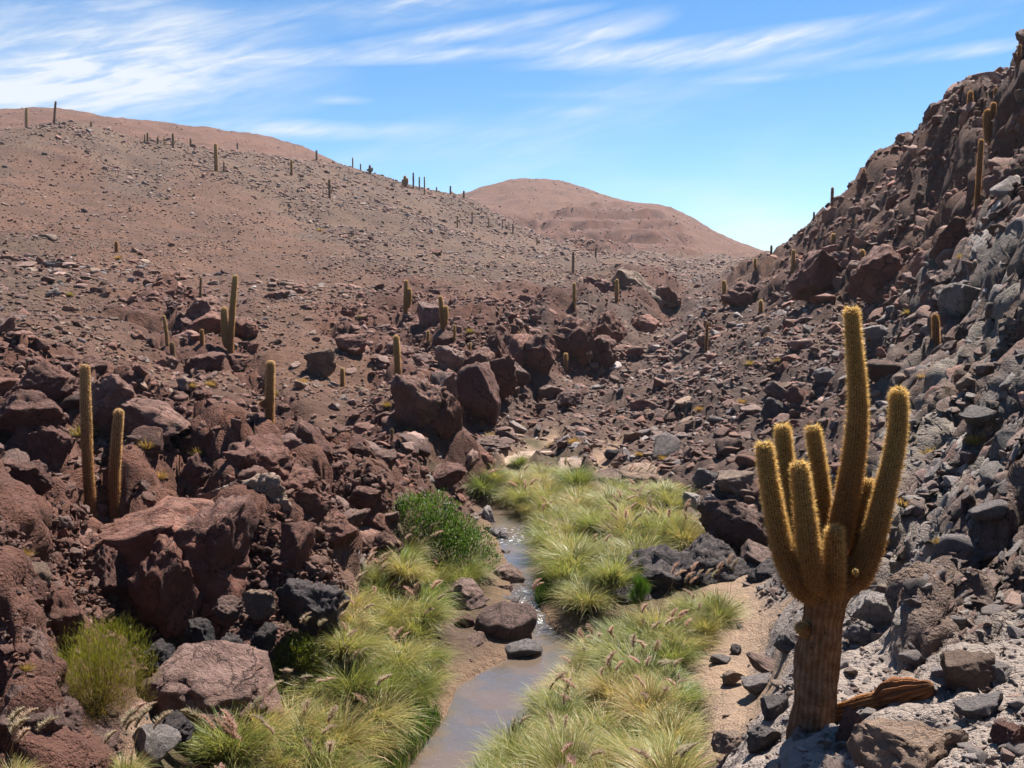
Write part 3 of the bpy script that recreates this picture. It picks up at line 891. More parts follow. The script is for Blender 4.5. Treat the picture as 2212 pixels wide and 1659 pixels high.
HERO = [
    # bluff under the pair of cacti
    (300, 1245, 440, 270, 'crag', 'lava', 'massive overhanging lava bluff that carries the paired cacti, its face in deep shade', dict(Y=20.3, variant=2, deep=.75, roll=.1, name='lava_bluff')),
    (115, 1220, 220, 210, 'crag', 'lava', 'left shoulder of the lava bluff below the taller paired cactus', dict(Y=20.0, variant=4, deep=.8)),
    (440, 1215, 150, 240, 'crag', 'lava', 'tall flat-faced red-brown block at the corner of the bluff, right of the paired cacti', dict(Y=20.0, variant=1, deep=1.3)),
    (352, 1268, 120, 190, 'crag', 'lava', 'squarish dark red block jutting from the shaded bluff face', dict(Y=19.0, variant=3)),
    (215, 1255, 90, 130, 'lava', 'lava', 'knobbly lump on the shaded bluff face straight below the paired cacti', dict(Y=19.2)),
    (130, 1230, 170, 220, 'lava', 'lava', 'broad dark lava mass at the shaded left end of the bluff', dict(Y=20.2)),
    (300, 1160, 200, 90, 'lava', 'lava', 'rough lava ledge right at the feet of the paired cacti', dict(Y=20.6)),
    (535, 1112, 205, 145, 'crag', 'tan', 'big boulder with pale tan underside leaning out beside the bluff corner', dict(Y=22.3, variant=5, tilt=.18)),
    (20, 1285, 100, 140, 'lava', 'lava', 'rounded lava boulder at the left picture edge above the yellow-green shrub', dict(Y=14.2)),
    (118, 1345, 90, 120, 'lava', 'lava', 'lumpy red-brown boulder just up-left of the yellow-green shrub', dict(Y=14.9)),
    (76, 1248, 50, 50, 'round', 'tan', 'small smooth pinkish stone perched on the left lava boulders', dict(Y=15.2)),
    (30, 1440, 120, 160, 'lava', 'mauve', 'mauve lava boulder at the left picture edge beside the yellow-green shrub', dict(Y=13.0)),
    (35, 1570, 130, 150, 'lava', 'mauve', 'big mauve boulder in the lower left corner', dict(Y=12.0)),
    (130, 1560, 80, 70, 'lava', 'mauve', 'low mauve rock between the lower left corner boulder and the shrub', dict(Y=13.0)),
    (475, 1492, 260, 160, 'lava', 'mauve', 'large purple-grey boulder sloping down to the grass, right of the yellow-green shrub', dict(Y=15.9, variant=2, tilt=.35, deep=1.2, bright=1.15)),
    (490, 1415, 100, 75, 'lava', 'black', 'charcoal boulder just behind the large purple-grey boulder', dict(Y=17.6)),
    (425, 1385, 70, 75, 'lava', 'black', 'upright charcoal rock in the shade behind the purple-grey boulder', dict(Y=18.2)),
    (335, 1425, 60, 60, 'lava', 'black', 'small charcoal rock close right of the yellow-green shrub', dict(Y=16.5)),
    (345, 1488, 90, 65, 'lava', 'mauve', 'low mauve rock between the shrub and the large purple-grey boulder', dict(Y=15.6)),
    (677, 1330, 115, 145, 'crag', 'black', 'big hunched charcoal boulder above the small green bush', dict(Y=18.8, bright=1.2)),
    (635, 1312, 80, 80, 'lava', 'black', 'charcoal knob leaning on the big hunched boulder', dict(Y=19.0)),
    (560, 1306, 65, 55, 'block', 'tan', 'small pale block below the tan-bellied boulder', dict(Y=19.6)),
    (490, 1320, 65, 50, 'block', 'mauve', 'pointed mauve rock at the foot of the bluff corner', dict(Y=18.9)),
    (567, 1388, 55, 65, 'lava', 'black', 'charcoal stone left of the small green bush', dict(Y=18.0)),
    (327, 1618, 95, 75, 'round', 'grey', 'blue-grey rock at the bottom edge below the purple-grey boulder', dict(Y=13.7, bright=.75)),
    (190, 1618, 90, 55, 'lava', 'mauve', 'flat mauve stone at the bottom edge below the shrub', dict(Y=13.2)),
    (375, 1572, 70, 55, 'lava', 'black', 'dark stone under the lower edge of the purple-grey boulder', dict(Y=14.4)),
    # stream boulders
    (992, 1296, 112, 74, 'block', 'mauve', 'reddish purple boulder on the left bank above the round dark stream boulder', dict(Y=24.6, variant=4)),
    (1097, 1354, 125, 92, 'round', 'mauve', 'largest dark purple boulder standing in the stream bend', dict(Y=23.0, bright=.75, variant=2)),
    (1026, 1400, 50, 58, 'round', 'mauve', 'small upright grey-mauve stone at the edge of the sand bar', dict(Y=22.2, bright=1.3)),
    (1130, 1406, 78, 38, 'round', 'grey', 'smooth pale grey stone lying in the water beside the sand bar', dict(Y=22.1, bright=1.1)),
    (1004, 1352, 42, 44, 'block', 'lava', 'red-brown stone wedged left of the largest stream boulder', dict(Y=23.4)),
    (1100, 1254, 62, 52, 'block', 'mauve', 'mauve boulder on the left water edge above the rapids', dict(Y=27.3)),
    (1086, 1280, 52, 34, 'block', 'mauve', 'lower stone under the mauve boulder above the rapids', dict(Y=26.4)),
    (1096, 1302, 58, 28, 'round', 'grey', 'flat grey stone at the left edge of the rapids', dict(Y=25.6)),
    (1203, 1357, 60, 28, 'round', 'mauve', 'low brown stone where the rapids enter the pool', dict(Y=24.2)),
    (1255, 1350, 55, 30, 'lava', 'black', 'dark wet stone right of the rapids under the tussock', dict(Y=24.6)),
    (1300, 1342, 22, 16, 'round', 'grey', 'small white stone in front of the charcoal ridge', dict(Y=24.9, bright=1.5)),
    (1143, 1199, 48, 20, 'round', 'black', 'black wet stone in the dark upper stream', dict(Y=31.6)),
    (1048, 1122, 42, 52, 'block', 'grey', 'pale grey rock at the upper end of the leafy green bush', dict(Y=34.5, bright=1.15)),
    (1074, 1168, 46, 54, 'block', 'grey', 'pale grey rock on the left edge of the dark upper stream', dict(Y=32.2, bright=1.15)),
    (1086, 1205, 34, 40, 'block', 'grey', 'lowest of the pale grey rocks below the leafy green bush', dict(Y=30.5, bright=1.1)),
    # charcoal ridge between valley grass and sand
    (1425, 1262, 190, 150, 'lava', 'black', 'jagged charcoal lava hump in the middle of the ridge beside the sand', dict(Y=25.2, tilt=-.3)),
    (1540, 1235, 180, 140, 'lava', 'black', 'charcoal lava mass at the right end of the ridge beside the sand', dict(Y=25.2)),
    (1348, 1312, 100, 95, 'lava', 'black', 'low charcoal lava tail of the ridge near the stream', dict(Y=24.3, tilt=-.4)),
    (1592, 1140, 150, 115, 'lava', 'mauve', 'dark red-purple boulder behind the charcoal ridge, left of the great cactus', dict(Y=27.4, bright=.75)),
    (1662, 1255, 90, 76, 'lava', 'black', 'charcoal rock half behind the great cactus above the sand', dict(Y=24.2, bright=1.3)),
    (1520, 1142, 50, 30, 'block', 'grey', 'pale grey stone at the upper edge of the charcoal ridge', dict(Y=29.5, bright=1.3)),
    # around the great cactus
    (1838, 1588, 62, 104, 'crag', 'mauve', 'upright flat-topped purple slab standing right of the great cactus trunk', dict(Y=8.6, variant=3, bright=1.3, roll=.1, deep=.7)),
    (1990, 1655, 210, 110, 'block', 'tan', 'peach-coloured angular rock at the bottom edge right of the upright slab', dict(Y=6.9, variant=7, bright=1.15)),
    (2165, 1465, 80, 60, 'block', 'grey', 'grey rock above the white slab by the right picture edge', dict(bright=.9)),
    (2130, 1530, 100, 50, 'slab', 'grey', 'pale flat slab near the lower right corner', dict(bright=1.25)),
    (2100, 1465, 90, 85, 'block', 'tan', 'reddish tan block right of the fallen cactus log', dict(bright=.8)),
    (2042, 1452, 48, 30, 'slab', 'grey', 'small white stone above the fallen cactus log', dict(bright=1.6)),
    (2190, 1600, 60, 50, 'block', 'lava', 'brown stone at the right picture edge near the bottom', dict(bright=1.2)),
    (1892, 1333, 82, 88, 'block', 'grey', 'pale grey leaning boulder right of the great cactus trunk', dict(bright=1.15, tilt=-.5)),
    (1942, 1292, 80, 48, 'block', 'tan', 'pinkish wedge-shaped rock above the pale leaning boulder', dict(bright=.95)),
    (1862, 1378, 64, 54, 'block', 'grey', 'grey block tucked under the pale leaning boulder', dict()),
    (1678, 1540, 48, 60, 'block', 'grey', 'grey block close left of the great cactus base', dict(bright=.85)),
    (1645, 1478, 76, 44, 'slab', 'grey', 'broad grey rock on the sand left of the great cactus trunk', dict()),
    (1664, 1443, 96, 34, 'slab', 'mauve', 'long flat purple slab lying on the sand edge', dict(tilt=-.3)),
    (1585, 1470, 42, 34, 'block', 'tan', 'pale-topped small stone alone on the sand', dict(bright=1.1)),
    (1703, 1400, 54, 54, 'block', 'grey', 'grey stone against the left side of the great cactus trunk', dict()),
    (1586, 1617, 76, 52, 'block', 'tan', 'flat-topped pale rock at the grass edge near the bottom', dict(bright=1.1)),
    (1655, 1605, 60, 60, 'block', 'grey', 'dark grey rock left of the great cactus base near the bottom', dict(bright=.8)),
    (1560, 1426, 48, 20, 'slab', 'grey', 'thin dark stone on the sand beside the right bank grass', dict(bright=.7)),
    (1590, 1406, 24, 22, 'block', 'grey', 'small dark stone on the sand above the thin stone', dict(bright=.7)),
    # talus on the right
    (1675, 888, 56, 56, 'round', 'grey', 'dark blue-grey boulder on the talus left of the tallest cactus arm', dict(bright=.6)),
    (1725, 856, 48, 38, 'round', 'lava', 'rounded red boulder on the talus left of the tallest cactus arm', dict()),
    (1678, 846, 54, 44, 'block', 'mauve', 'mauve block stacked above the dark blue-grey boulder', dict()),
    (1788, 812, 48, 34, 'block', 'grey', 'pale lens-shaped boulder next to the tallest cactus arm', dict(bright=1.3)),
    (1525, 1032, 58, 40, 'round', 'grey', 'smooth grey boulder at the foot of the talus behind the grass', dict(bright=1.1)),
    (1592, 1048, 74, 54, 'block', 'tan', 'brown boulder beside the smooth grey one at the talus foot', dict(bright=.8)),
    (1500, 1085, 50, 40, 'block', 'grey', 'pale grey block at the right rear edge of the valley grass', dict(bright=1.25)),
    (1540, 1085, 40, 34, 'block', 'grey', 'pale grey block behind the charcoal ridge', dict(bright=1.2)),
    (1892, 726, 64, 44, 'block', 'grey', 'pale boulder on the slope right of the tallest arm tip', dict(bright=1.25)),
    (1324, 982, 36, 24, 'round', 'grey', 'dark round stone at the back of the sand', dict(bright=.6)),
    (1368, 944, 38, 22, 'block', 'tan', 'small tan block on the lower talus', dict()),
    (1230, 868, 60, 40, 'block', 'mauve', 'mauve boulder in the gorge mouth', dict()),
    (1190, 850, 50, 34, 'block', 'mauve', 'mauve block on the left of the gorge mouth', dict()),
    (1330, 1035, 100, 40, 'round', 'mauve', 'long low rock on the sand at the back of the grass', dict(bright=.8)),
    (1130, 992, 160, 26, 'slab', 'tan', 'pale flat rock shelf across the head of the valley grass', dict(bright=1.35, tilt=0)),
    (1250, 1004, 100, 22, 'slab', 'tan', 'low pale ledge right of the flat rock shelf', dict(bright=1.3, tilt=0)),
    (1400, 1022, 120, 28, 'slab', 'tan', 'pale ledge at the rear right of the valley grass', dict(bright=1.2, tilt=0)),
    (1060, 960, 90, 34, 'lava', 'mauve', 'low dark rock on the sand bank at the head of the valley grass', dict(bright=.8)),
    (1235, 1000, 50, 24, 'block', 'grey', 'grey stone on the back sand bank', dict()),
    # gorge
    (1362, 668, 136, 172, 'crag', 'tan', 'great smooth dome-shaped crag above the gorge', dict(Y=120, variant=0, bright=.62, deep=.9)),
    (1300, 635, 80, 70, 'crag', 'lava', 'crag left of the great dome-shaped crag', dict(Y=118)),
    (1394, 706, 58, 48, 'block', 'lava', 'reddish boulder jammed in the gorge below the great crag', dict(Y=107, bright=1.2)),
    (970, 782, 64, 66, 'crag', 'mauve', 'brown block on the left rim of the gorge', dict(bright=1.05)),
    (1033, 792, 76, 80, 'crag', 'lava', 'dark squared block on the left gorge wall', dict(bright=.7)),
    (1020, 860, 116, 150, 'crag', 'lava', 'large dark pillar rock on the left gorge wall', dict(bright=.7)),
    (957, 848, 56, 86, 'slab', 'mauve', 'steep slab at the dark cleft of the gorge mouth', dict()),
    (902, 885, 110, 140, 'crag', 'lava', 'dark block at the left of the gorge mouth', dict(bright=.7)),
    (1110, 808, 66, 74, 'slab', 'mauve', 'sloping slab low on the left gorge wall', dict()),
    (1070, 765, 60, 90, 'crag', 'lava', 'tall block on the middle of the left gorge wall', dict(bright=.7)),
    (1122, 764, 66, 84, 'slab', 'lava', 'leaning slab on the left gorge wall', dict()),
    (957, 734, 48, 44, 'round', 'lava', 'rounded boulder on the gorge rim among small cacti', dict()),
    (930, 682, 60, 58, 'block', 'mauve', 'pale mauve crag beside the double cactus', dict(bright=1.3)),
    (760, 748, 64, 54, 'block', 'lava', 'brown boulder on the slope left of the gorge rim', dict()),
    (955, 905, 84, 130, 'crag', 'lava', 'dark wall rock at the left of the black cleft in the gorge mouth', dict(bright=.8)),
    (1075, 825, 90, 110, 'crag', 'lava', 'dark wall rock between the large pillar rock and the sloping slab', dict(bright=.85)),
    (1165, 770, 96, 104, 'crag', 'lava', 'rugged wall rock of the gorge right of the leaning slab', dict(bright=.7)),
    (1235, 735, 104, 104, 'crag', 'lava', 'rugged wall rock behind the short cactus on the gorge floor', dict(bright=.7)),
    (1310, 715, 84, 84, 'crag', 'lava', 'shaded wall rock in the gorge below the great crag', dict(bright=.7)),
    (1440, 650, 70, 60, 'crag', 'lava', 'crag right of the great dome-shaped crag', dict()),
    (1610, 640, 90, 60, 'crag', 'lava', 'reddish crag right of the yellowish gorge-head cactus', dict()),
    (1780, 600, 110, 110, 'crag', 'lava', 'dark crag low on the right crags left of the bushy golden cactus', dict()),
    (1900, 600, 110, 130, 'crag', 'lava', 'massive shaded crag in the middle of the right crags', dict()),
    (1290, 760, 90, 70, 'crag', 'lava', 'shadowed rock in the bottom of the gorge', dict(bright=.7)),
    # left bluff top and slope
    (88, 828, 120, 92, 'lava', 'lava', 'dark lava crag behind the top of the left paired cactus', dict()),
    (45, 892, 130, 90, 'lava', 'lava', 'broad lava boulder at the left picture edge beside the paired cacti', dict()),
    (240, 872, 125, 105, 'block', 'lava', 'tilted lava slab between the tips of the paired cacti', dict(tilt=.5)),
    (318, 912, 150, 84, 'block', 'lava', 'long lava slab sloping right of the shorter paired cactus', dict(tilt=.35)),
    (565, 992, 150, 100, 'lava', 'lava', 'lava hump below the lone cactus with a side bud', dict(tilt=.25)),
    (622, 1040, 100, 66, 'lava', 'lava', 'lava boulder above the tan-bellied boulder', dict()),
    (56, 1038, 84, 64, 'lava', 'lava', 'rounded lava boulder left of the taller paired cactus base', dict()),
    (110, 962, 84, 78, 'lava', 'lava', 'lava boulder left of the taller paired cactus', dict()),
    (425, 1020, 70, 76, 'lava', 'lava', 'upright lava rock above the tan-bellied boulder on its left', dict()),
    (660, 1096, 100, 80, 'lava', 'lava', 'lava boulder right of the tan-bellied boulder', dict()),
    (720, 1150, 100, 90, 'lava', 'lava', 'lava boulder on the slope above the hunched charcoal boulder', dict()),
    (790, 1090, 90, 70, 'lava', 'lava', 'lava boulder left of the leafy green bush', dict()),
    (640, 1190, 70, 110, 'slab', 'lava', 'steep lava rib beside the tan-bellied boulder', dict()),
    (830, 1180, 80, 60, 'lava', 'lava', 'low lava rock above the left bank grass', dict()),
    (960, 1030, 90, 60, 'lava', 'lava', 'lava knob overhanging the head of the stream', dict()),
    (440, 668, 80, 46, 'lava', 'lava', 'dark outcrop under the small distant cactus on the left slope', dict()),
    (446, 702, 100, 56, 'lava', 'lava', 'outcrop left of the tall double cactus', dict()),
    (522, 716, 60, 56, 'block', 'lava', 'boulder right of the tall double cactus', dict()),
    (440, 786, 90, 46, 'lava', 'lava', 'rock shelf below the short orange cactus', dict()),
    (512, 786, 80, 50, 'block', 'lava', 'rock shelf at the foot of the tall double cactus', dict()),
    (690, 792, 66, 72, 'crag', 'tan', 'tan crag right of the lone cactus with a side bud', dict(bright=.85)),
    (870, 905, 60, 40, 'block', 'mauve', 'pale boulder at the foot of the lone straight cactus', dict(bright=1.2)),
    (830, 905, 40, 30, 'block', 'lava', 'brown boulder left of the lone straight cactus foot', dict()),
    (600, 640, 50, 26, 'lava', 'lava', 'low dark outcrop on the left slope right of the tall double cactus', dict()),
    (940, 545, 30, 14, 'block', 'lava', 'lonely dark boulder on the grey middle slope', dict()),
]
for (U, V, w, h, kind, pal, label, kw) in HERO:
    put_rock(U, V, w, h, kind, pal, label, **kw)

# ------------------------------------------------------------------ scattered stones
KINDS_OF_ZONE = {
    'soil': (('block', 'lava', 'tan'), [0.5, 0.25, 0.25]), 'gray': (('block', 'grey', 'mauve'), None),
}
STONE_VAR = []
for k in range(4):
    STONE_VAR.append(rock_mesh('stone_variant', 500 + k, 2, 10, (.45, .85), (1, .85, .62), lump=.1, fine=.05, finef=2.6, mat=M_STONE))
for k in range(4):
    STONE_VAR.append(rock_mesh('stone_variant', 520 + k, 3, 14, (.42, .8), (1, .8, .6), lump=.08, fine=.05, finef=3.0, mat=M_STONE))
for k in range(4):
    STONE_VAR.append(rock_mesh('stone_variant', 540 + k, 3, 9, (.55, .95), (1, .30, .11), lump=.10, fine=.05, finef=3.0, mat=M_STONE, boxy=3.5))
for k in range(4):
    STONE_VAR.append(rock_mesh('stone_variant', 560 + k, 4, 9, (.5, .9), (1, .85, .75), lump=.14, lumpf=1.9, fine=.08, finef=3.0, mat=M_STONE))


def gn_scatter(name, pts, rots, scls, vid, cols, label):
    me = bpy.data.meshes.new(name)
    n = len(pts)
    me.vertices.add(n)
    me.vertices.foreach_set('co', np.asarray(pts, np.float32).ravel())
    for an, typ, key, data in (('rot', 'FLOAT_VECTOR', 'vector', rots), ('scl', 'FLOAT_VECTOR', 'vector', scls), ('icol', 'FLOAT_COLOR', 'color', cols)):
        a_ = me.attributes.new(an, typ, 'POINT')
        a_.data.foreach_set(key, np.asarray(data, np.float32).ravel())
    a_ = me.attributes.new('vid', 'INT', 'POINT')
    a_.data.foreach_set('value', np.asarray(vid, np.int32))
    o = obj(name, me)
    ng = bpy.data.node_groups.new(name, 'GeometryNodeTree')
    ng.interface.new_socket('Geometry', in_out='INPUT', socket_type='NodeSocketGeometry')
    ng.interface.new_socket('Geometry', in_out='OUTPUT', socket_type='NodeSocketGeometry')
    gi, go = ng.nodes.new('NodeGroupInput'), ng.nodes.new('NodeGroupOutput')
    ins = ng.nodes.new('GeometryNodeInstanceOnPoints')
    ng.links.new(gi.outputs[0], ins.inputs['Points'])
    jn = ng.nodes.new('GeometryNodeJoinGeometry')
    prev = []
    for so in STONE_OBJ:
        oi = ng.nodes.new('GeometryNodeObjectInfo')
        oi.inputs['Object'].default_value = so
        oi.inputs['As Instance'].default_value = False
        gt = ng.nodes.new('GeometryNodeGeometryToInstance')
        ng.links.new(oi.outputs['Geometry'], gt.inputs[0])
        prev.append(gt)
    for gt in reversed(prev):
        ng.links.new(gt.outputs[0], jn.inputs[0])
    ng.links.new(jn.outputs[0], ins.inputs['Instance'])
    ins.inputs['Pick Instance'].default_value = True

    def named(an, typ):
        na = ng.nodes.new('GeometryNodeInputNamedAttribute')
        na.data_type = typ
        na.inputs['Name'].default_value = an
        return na.outputs['Attribute']
    ng.links.new(named('vid', 'INT'), ins.inputs['Instance Index'])
    er = ng.nodes.new('FunctionNodeEulerToRotation')
    ng.links.new(named('rot', 'FLOAT_VECTOR'), er.inputs[0])
    ng.links.new(er.outputs[0], ins.inputs['Rotation'])
    ng.links.new(named('scl', 'FLOAT_VECTOR'), ins.inputs['Scale'])
    ng.links.new(ins.outputs[0], go.inputs[0])
    md = o.modifiers.new('scatter', 'NODES')
    md.node_group = ng
    tag(o, label, None, None, 'stuff')
    return o


STONE_OBJ = [bpy.data.objects.new('stone_source', me) for me in STONE_VAR]      # never linked to the scene: only their meshes are used


def scatter_candidates(n, seed, amin, amax, rmin, rmax):
    rs = np.random.RandomState(seed)
    a = rs.uniform(amin, amax, n)
    t = rs.uniform(math.log(rmin), math.log(rmax), n)
    r = np.exp(t)
    return rs, r * np.sin(a), r * np.cos(a), r


def pick_colors(rs, zi, x, y, n):
    """stone colours by zone"""
    soil = soil_at(x, y)
    out = np.zeros((n, 4), np.float32)
    tabs = {z: np.array(t) for z, t in {
        'soil': LAVA + MAUVE + TAN + GREY[:1], 'gray': MAUVE + GREY[2:] + [(0.22, 0.165, 0.13)] + LAVA[1:], 'bluff': LAVA + LAVA + MAUVE, 'talus': MAUVE + MAUVE + GREY + LAVA + LAVA + TAN[2:],
        'rcl': LAVA + LAVA + MAUVE + MAUVE[:1] + TAN[2:], 'gc': GREY + GREY + MAUVE + MAUVE + LAVA[3:] + TAN[2:], 'scree': GREY + GREY + MAUVE + TAN[:1], 'sand': GREY + MAUVE, 'bar': MAUVE, 'far': LAVA + TAN, 'farc': LAVA + TAN, 'grass': MAUVE + GREY}.items()}
    for k, zn in enumerate(ZN):
        m = zi == k
        c_ = int(m.sum())
        if c_:
            t = tabs[zn]
            out[m, :3] = t[rs.randint(0, len(t), c_)]
    f = rs.lognormal(0.04, 0.32, n)[:, None]
    out[:, :3] = out[:, :3] * f * 0.65 + soil * 0.35
    out[:, 3] = rs.uniform(0, 1, n)
    return np.clip(out, 0.02, 0.75)


ZDENS = np.array([ZONES[k][4] for k in ZN])
ALLST = []


def slope_dir(x, y, e=0.6):
    gx = (ground(x + e, y) - ground(x - e, y)) / (2 * e)
    gy = (ground(x, y + e) - ground(x, y - e)) / (2 * e)
    return gx, gy


def scatter(n, seed, rmin, rmax, smin, smax, power=2.2, scale_by_r=0.0, only=None, amin=-0.62, not_in=None):
    """stones with power-law sizes; smin/smax in metres, or fractions of the distance when scale_by_r"""
    rs, x, y, r = scatter_candidates(n, seed, amin, 0.62 if only != ('bluff',) else 0.1, rmin, rmax)
    zw = zone_at(x, y)
    dens = zw @ ZDENS
    clump = 0.35 + 1.1 * smooth(-0.2, 0.35, fbm(np.stack([x / 6, y / 6, x * 0], 1) / np.maximum(r / 40, 1)[:, None] ** 0.5, 3, seed + 3))
    keep = rs.uniform(0, 1, n) < dens * clump / 1.5
    keep &= stream_d(x, y) > 0.15
    if not_in:
        keep &= zw[:, ZN.index(not_in)] < 0.4
    if only:
        keep &= zw[:, [ZN.index(k) for k in only]].sum(1) > 0.55
    x, y, r, zw = x[keep], y[keep], r[keep], zw[keep]
    n = len(x)
    u = rs.uniform(0, 1, n)
    ratio = smax / smin
    s = smin * (1 - u * (1 - ratio ** (-power))) ** (-1 / power)
    if scale_by_r:
        s = s * r
    zi = np.minimum((zw.cumsum(1) / zw.sum(1, keepdims=True) < rs.uniform(0, 1, (n, 1))).sum(1), len(ZN) - 1)
    soilish = np.isin(zi, [ZN.index(k) for k in ('soil', 'far', 'sand', 'grass', 'bar')])
    s = np.where(soilish, s * 0.7, s)
    z = ground(x, y)
    gx, gy = slope_dir(x, y)
    cols = pick_colors(rs, zi, x, y, n)
    bl = np.isin(zi, [ZN.index(k) for k in ('bluff', 'rcl')])
    sl = np.isin(zi, [ZN.index('gc')])
    vid = rs.randint(4, 8, n)
    vid = np.where(s / r < 0.004, rs.randint(0, 4, n), vid)
    vid = np.where(bl & (rs.uniform(0, 1, n) < .6), rs.randint(12, 16, n), vid)
    sla = sl & (rs.uniform(0, 1, n) < .93)
    vid = np.where(sla, rs.randint(8, 12, n), vid)
    sc = s[:, None] * rs.uniform(0.75, 1.25, (n, 3))
    sc[:, 2] *= rs.uniform(0.7, 1.15, n)
    rot = np.stack([np.arctan(gy) * 0.7 + rs.normal(0, .28, n), -np.arctan(gx) * 0.7 + rs.normal(0, .28, n), rs.uniform(0, 6.28, n)], 1)
    # slabs lie along the foliation of the right slope
    ang = math.atan2(0.54, 0.84)
    rot[sla, 2] = ang + rs.normal(0, .18, int(sla.sum()))
    rot[sla, 0] = rs.normal(0.5, .25, int(sla.sum()))
    rot[sla, 1] = -np.arctan(gx[sla] * .84 + gy[sla] * .54) + rs.normal(0, .1, int(sla.sum()))
    z = z + sc[:, 2] * 0.10
    ALLST.append(dict(x=x, y=y, z=z, r=r, s=s, rot=rot, sc=sc, vid=vid, cols=cols, zi=zi))


scatter(8000, 11, 22, 150, 0.14, 0.8, 2.3, not_in='gc')            # boulders of talus, bluffs and hillside
scatter(90000, 12, 6, 90, 0.0018, 0.010, 2.5, 1.0, not_in='gc')    # stones near and middle
scatter(200000, 13, 45, 330, 0.0006, 0.0036, 2.2, 1.0)   # stones of the far slopes
scatter(50000, 15, 250, 680, 0.0005, 0.0020, 2.3, 1.0)
scatter(45000, 19, 9, 32, 0.0014, 0.008, 2.3, 1.0, ('bluff',), -.62)
scatter(12000, 14, 5, 24, 0.02, 0.10, 2.2)             # gravel close by
scatter(7000, 16, 20, 130, 0.2, 1.2, 2.2, 0.0, ('rcl',), .26)      # blocks of the crags
scatter(42000, 17, 8, 60, 0.0045, 0.024, 2.3, 1.0, ('gc',), .26)     # slabs of the grey cliff
scatter(6000, 18, 12, 60, 0.003, 0.012, 2.2, 1.0, ('bluff',), -.62)
ST = {k: np.concatenate([a_[k] for a_ in ALLST]) for k in ALLST[0]}
app = ST['s'] / ST['r']
pu, pv_ = project(ST['x'], ST['y'], ST['z'])
infr = (pu > 5) & (pu < 2207) & (pv_ > 5) & (pv_ < 1655)
cand = np.nonzero(infr)[0]
cand = cand[np.argsort(-app[cand])][:700]
vis = visible(ST['x'][cand], ST['y'][cand], ST['z'][cand], 0.15)
NIND = 300 - len(HERO)
ind = cand[vis][:NIND]
print('stones', len(app), 'individual', len(ind), 'hero', len(HERO))
PLACE = {'soil': 'on the reddish left slope', 'gray': 'on the grey stony hillside', 'bluff': 'on the dark lava bluff', 'talus': 'on the talus slope', 'rcl': 'on the steep brown crags at the right',
         'gc': 'on the grey foliated cliff at the right', 'scree': 'on the pale scree around the great cactus', 'sand': 'on the sand', 'bar': 'on the sand bar', 'far': 'on the far hill', 'farc': 'on the far cliffs', 'grass': 'among the valley grass'}
GND = dict(soil='left slope', gray='hillside', bluff='bluff', talus='talus', rcl='crags', gc='grey cliff', scree='scree', sand='sand', bar='sand', far='hill', farc='hill', grass='grass')
LANDMARKS = [(1790, 1450, 'the great cactus trunk'), (1700, 1100, 'the great cactus arms'), (1850, 760, 'the tallest cactus arm'), (2110, 380, 'the tall crag cactus'), (2020, 710, 'the short thick cactus'), (1150, 1000, 'the back sand bank'),
             (1440, 1230, 'the charcoal lava ridge'), (940, 1130, 'the leafy green bush'), (210, 1440, 'the yellow-green shrub'), (225, 980, 'the paired cacti'), (587, 870, 'the lone budded cactus'), (858, 790, 'the lone straight cactus'),
             (505, 690, 'the tall double cactus'), (1375, 640, 'the great dome-shaped crag'), (1565, 635, 'the gorge-head cactus'), (1222, 780, 'the gorge-floor cactus'), (535, 1110, 'the tan-bellied boulder'), (2000, 1500, 'the fallen cactus log'), (460, 350, 'the ridge cacti'),
             (1040, 900, 'the orange cleft cactus'), (1900, 1330, 'the pale leaning boulder'), (2180, 1000, 'the right picture edge'), (2105, 960, 'the wide golden tuft'), (2010, 990, 'the tuft beside the right arm'), (1945, 1100, 'the tuft behind the right arm'), (2150, 1200, 'the lower grey cliff'), (2160, 780, 'the upper grey cliff'), (2050, 1300, 'the scree path'), (1500, 1420, 'the right bank grass'), (677, 1330, 'the hunched charcoal boulder')]


def describe_stone(k):
    U, V = float(pu[k]), float(pv_[k])
    d = [((U - a_) ** 2 + (V - b_) ** 2, a_, b_, t) for a_, b_, t in LANDMARKS]
    _, a_, b_, t = min(d)
    dx, dy = U - a_, V - b_
    rel = ('above' if dy < 0 else 'below') if abs(dy) > abs(dx) else ('left of' if dx < 0 else 'right of')
    c_ = ST['cols'][k][:3]
    lum, red = c_.mean(), c_[0] / max(c_[2], 1e-3)
    tone = ('dark ' if lum < 0.11 else 'pale ' if lum > 0.24 else '')
    hue = 'red-brown' if red > 1.9 else 'brown' if red > 1.45 else 'mauve' if red > 1.15 else 'grey'
    v = ST['vid'][k]
    shp = 'slab' if 8 <= v < 12 else 'lumpy rock' if v >= 12 else 'angular rock'
    size = 'large' if app[k] > 0.02 else 'middling' if app[k] > 0.012 else 'small'
    return f"{size} {tone}{hue} {shp} {rel} {t}"


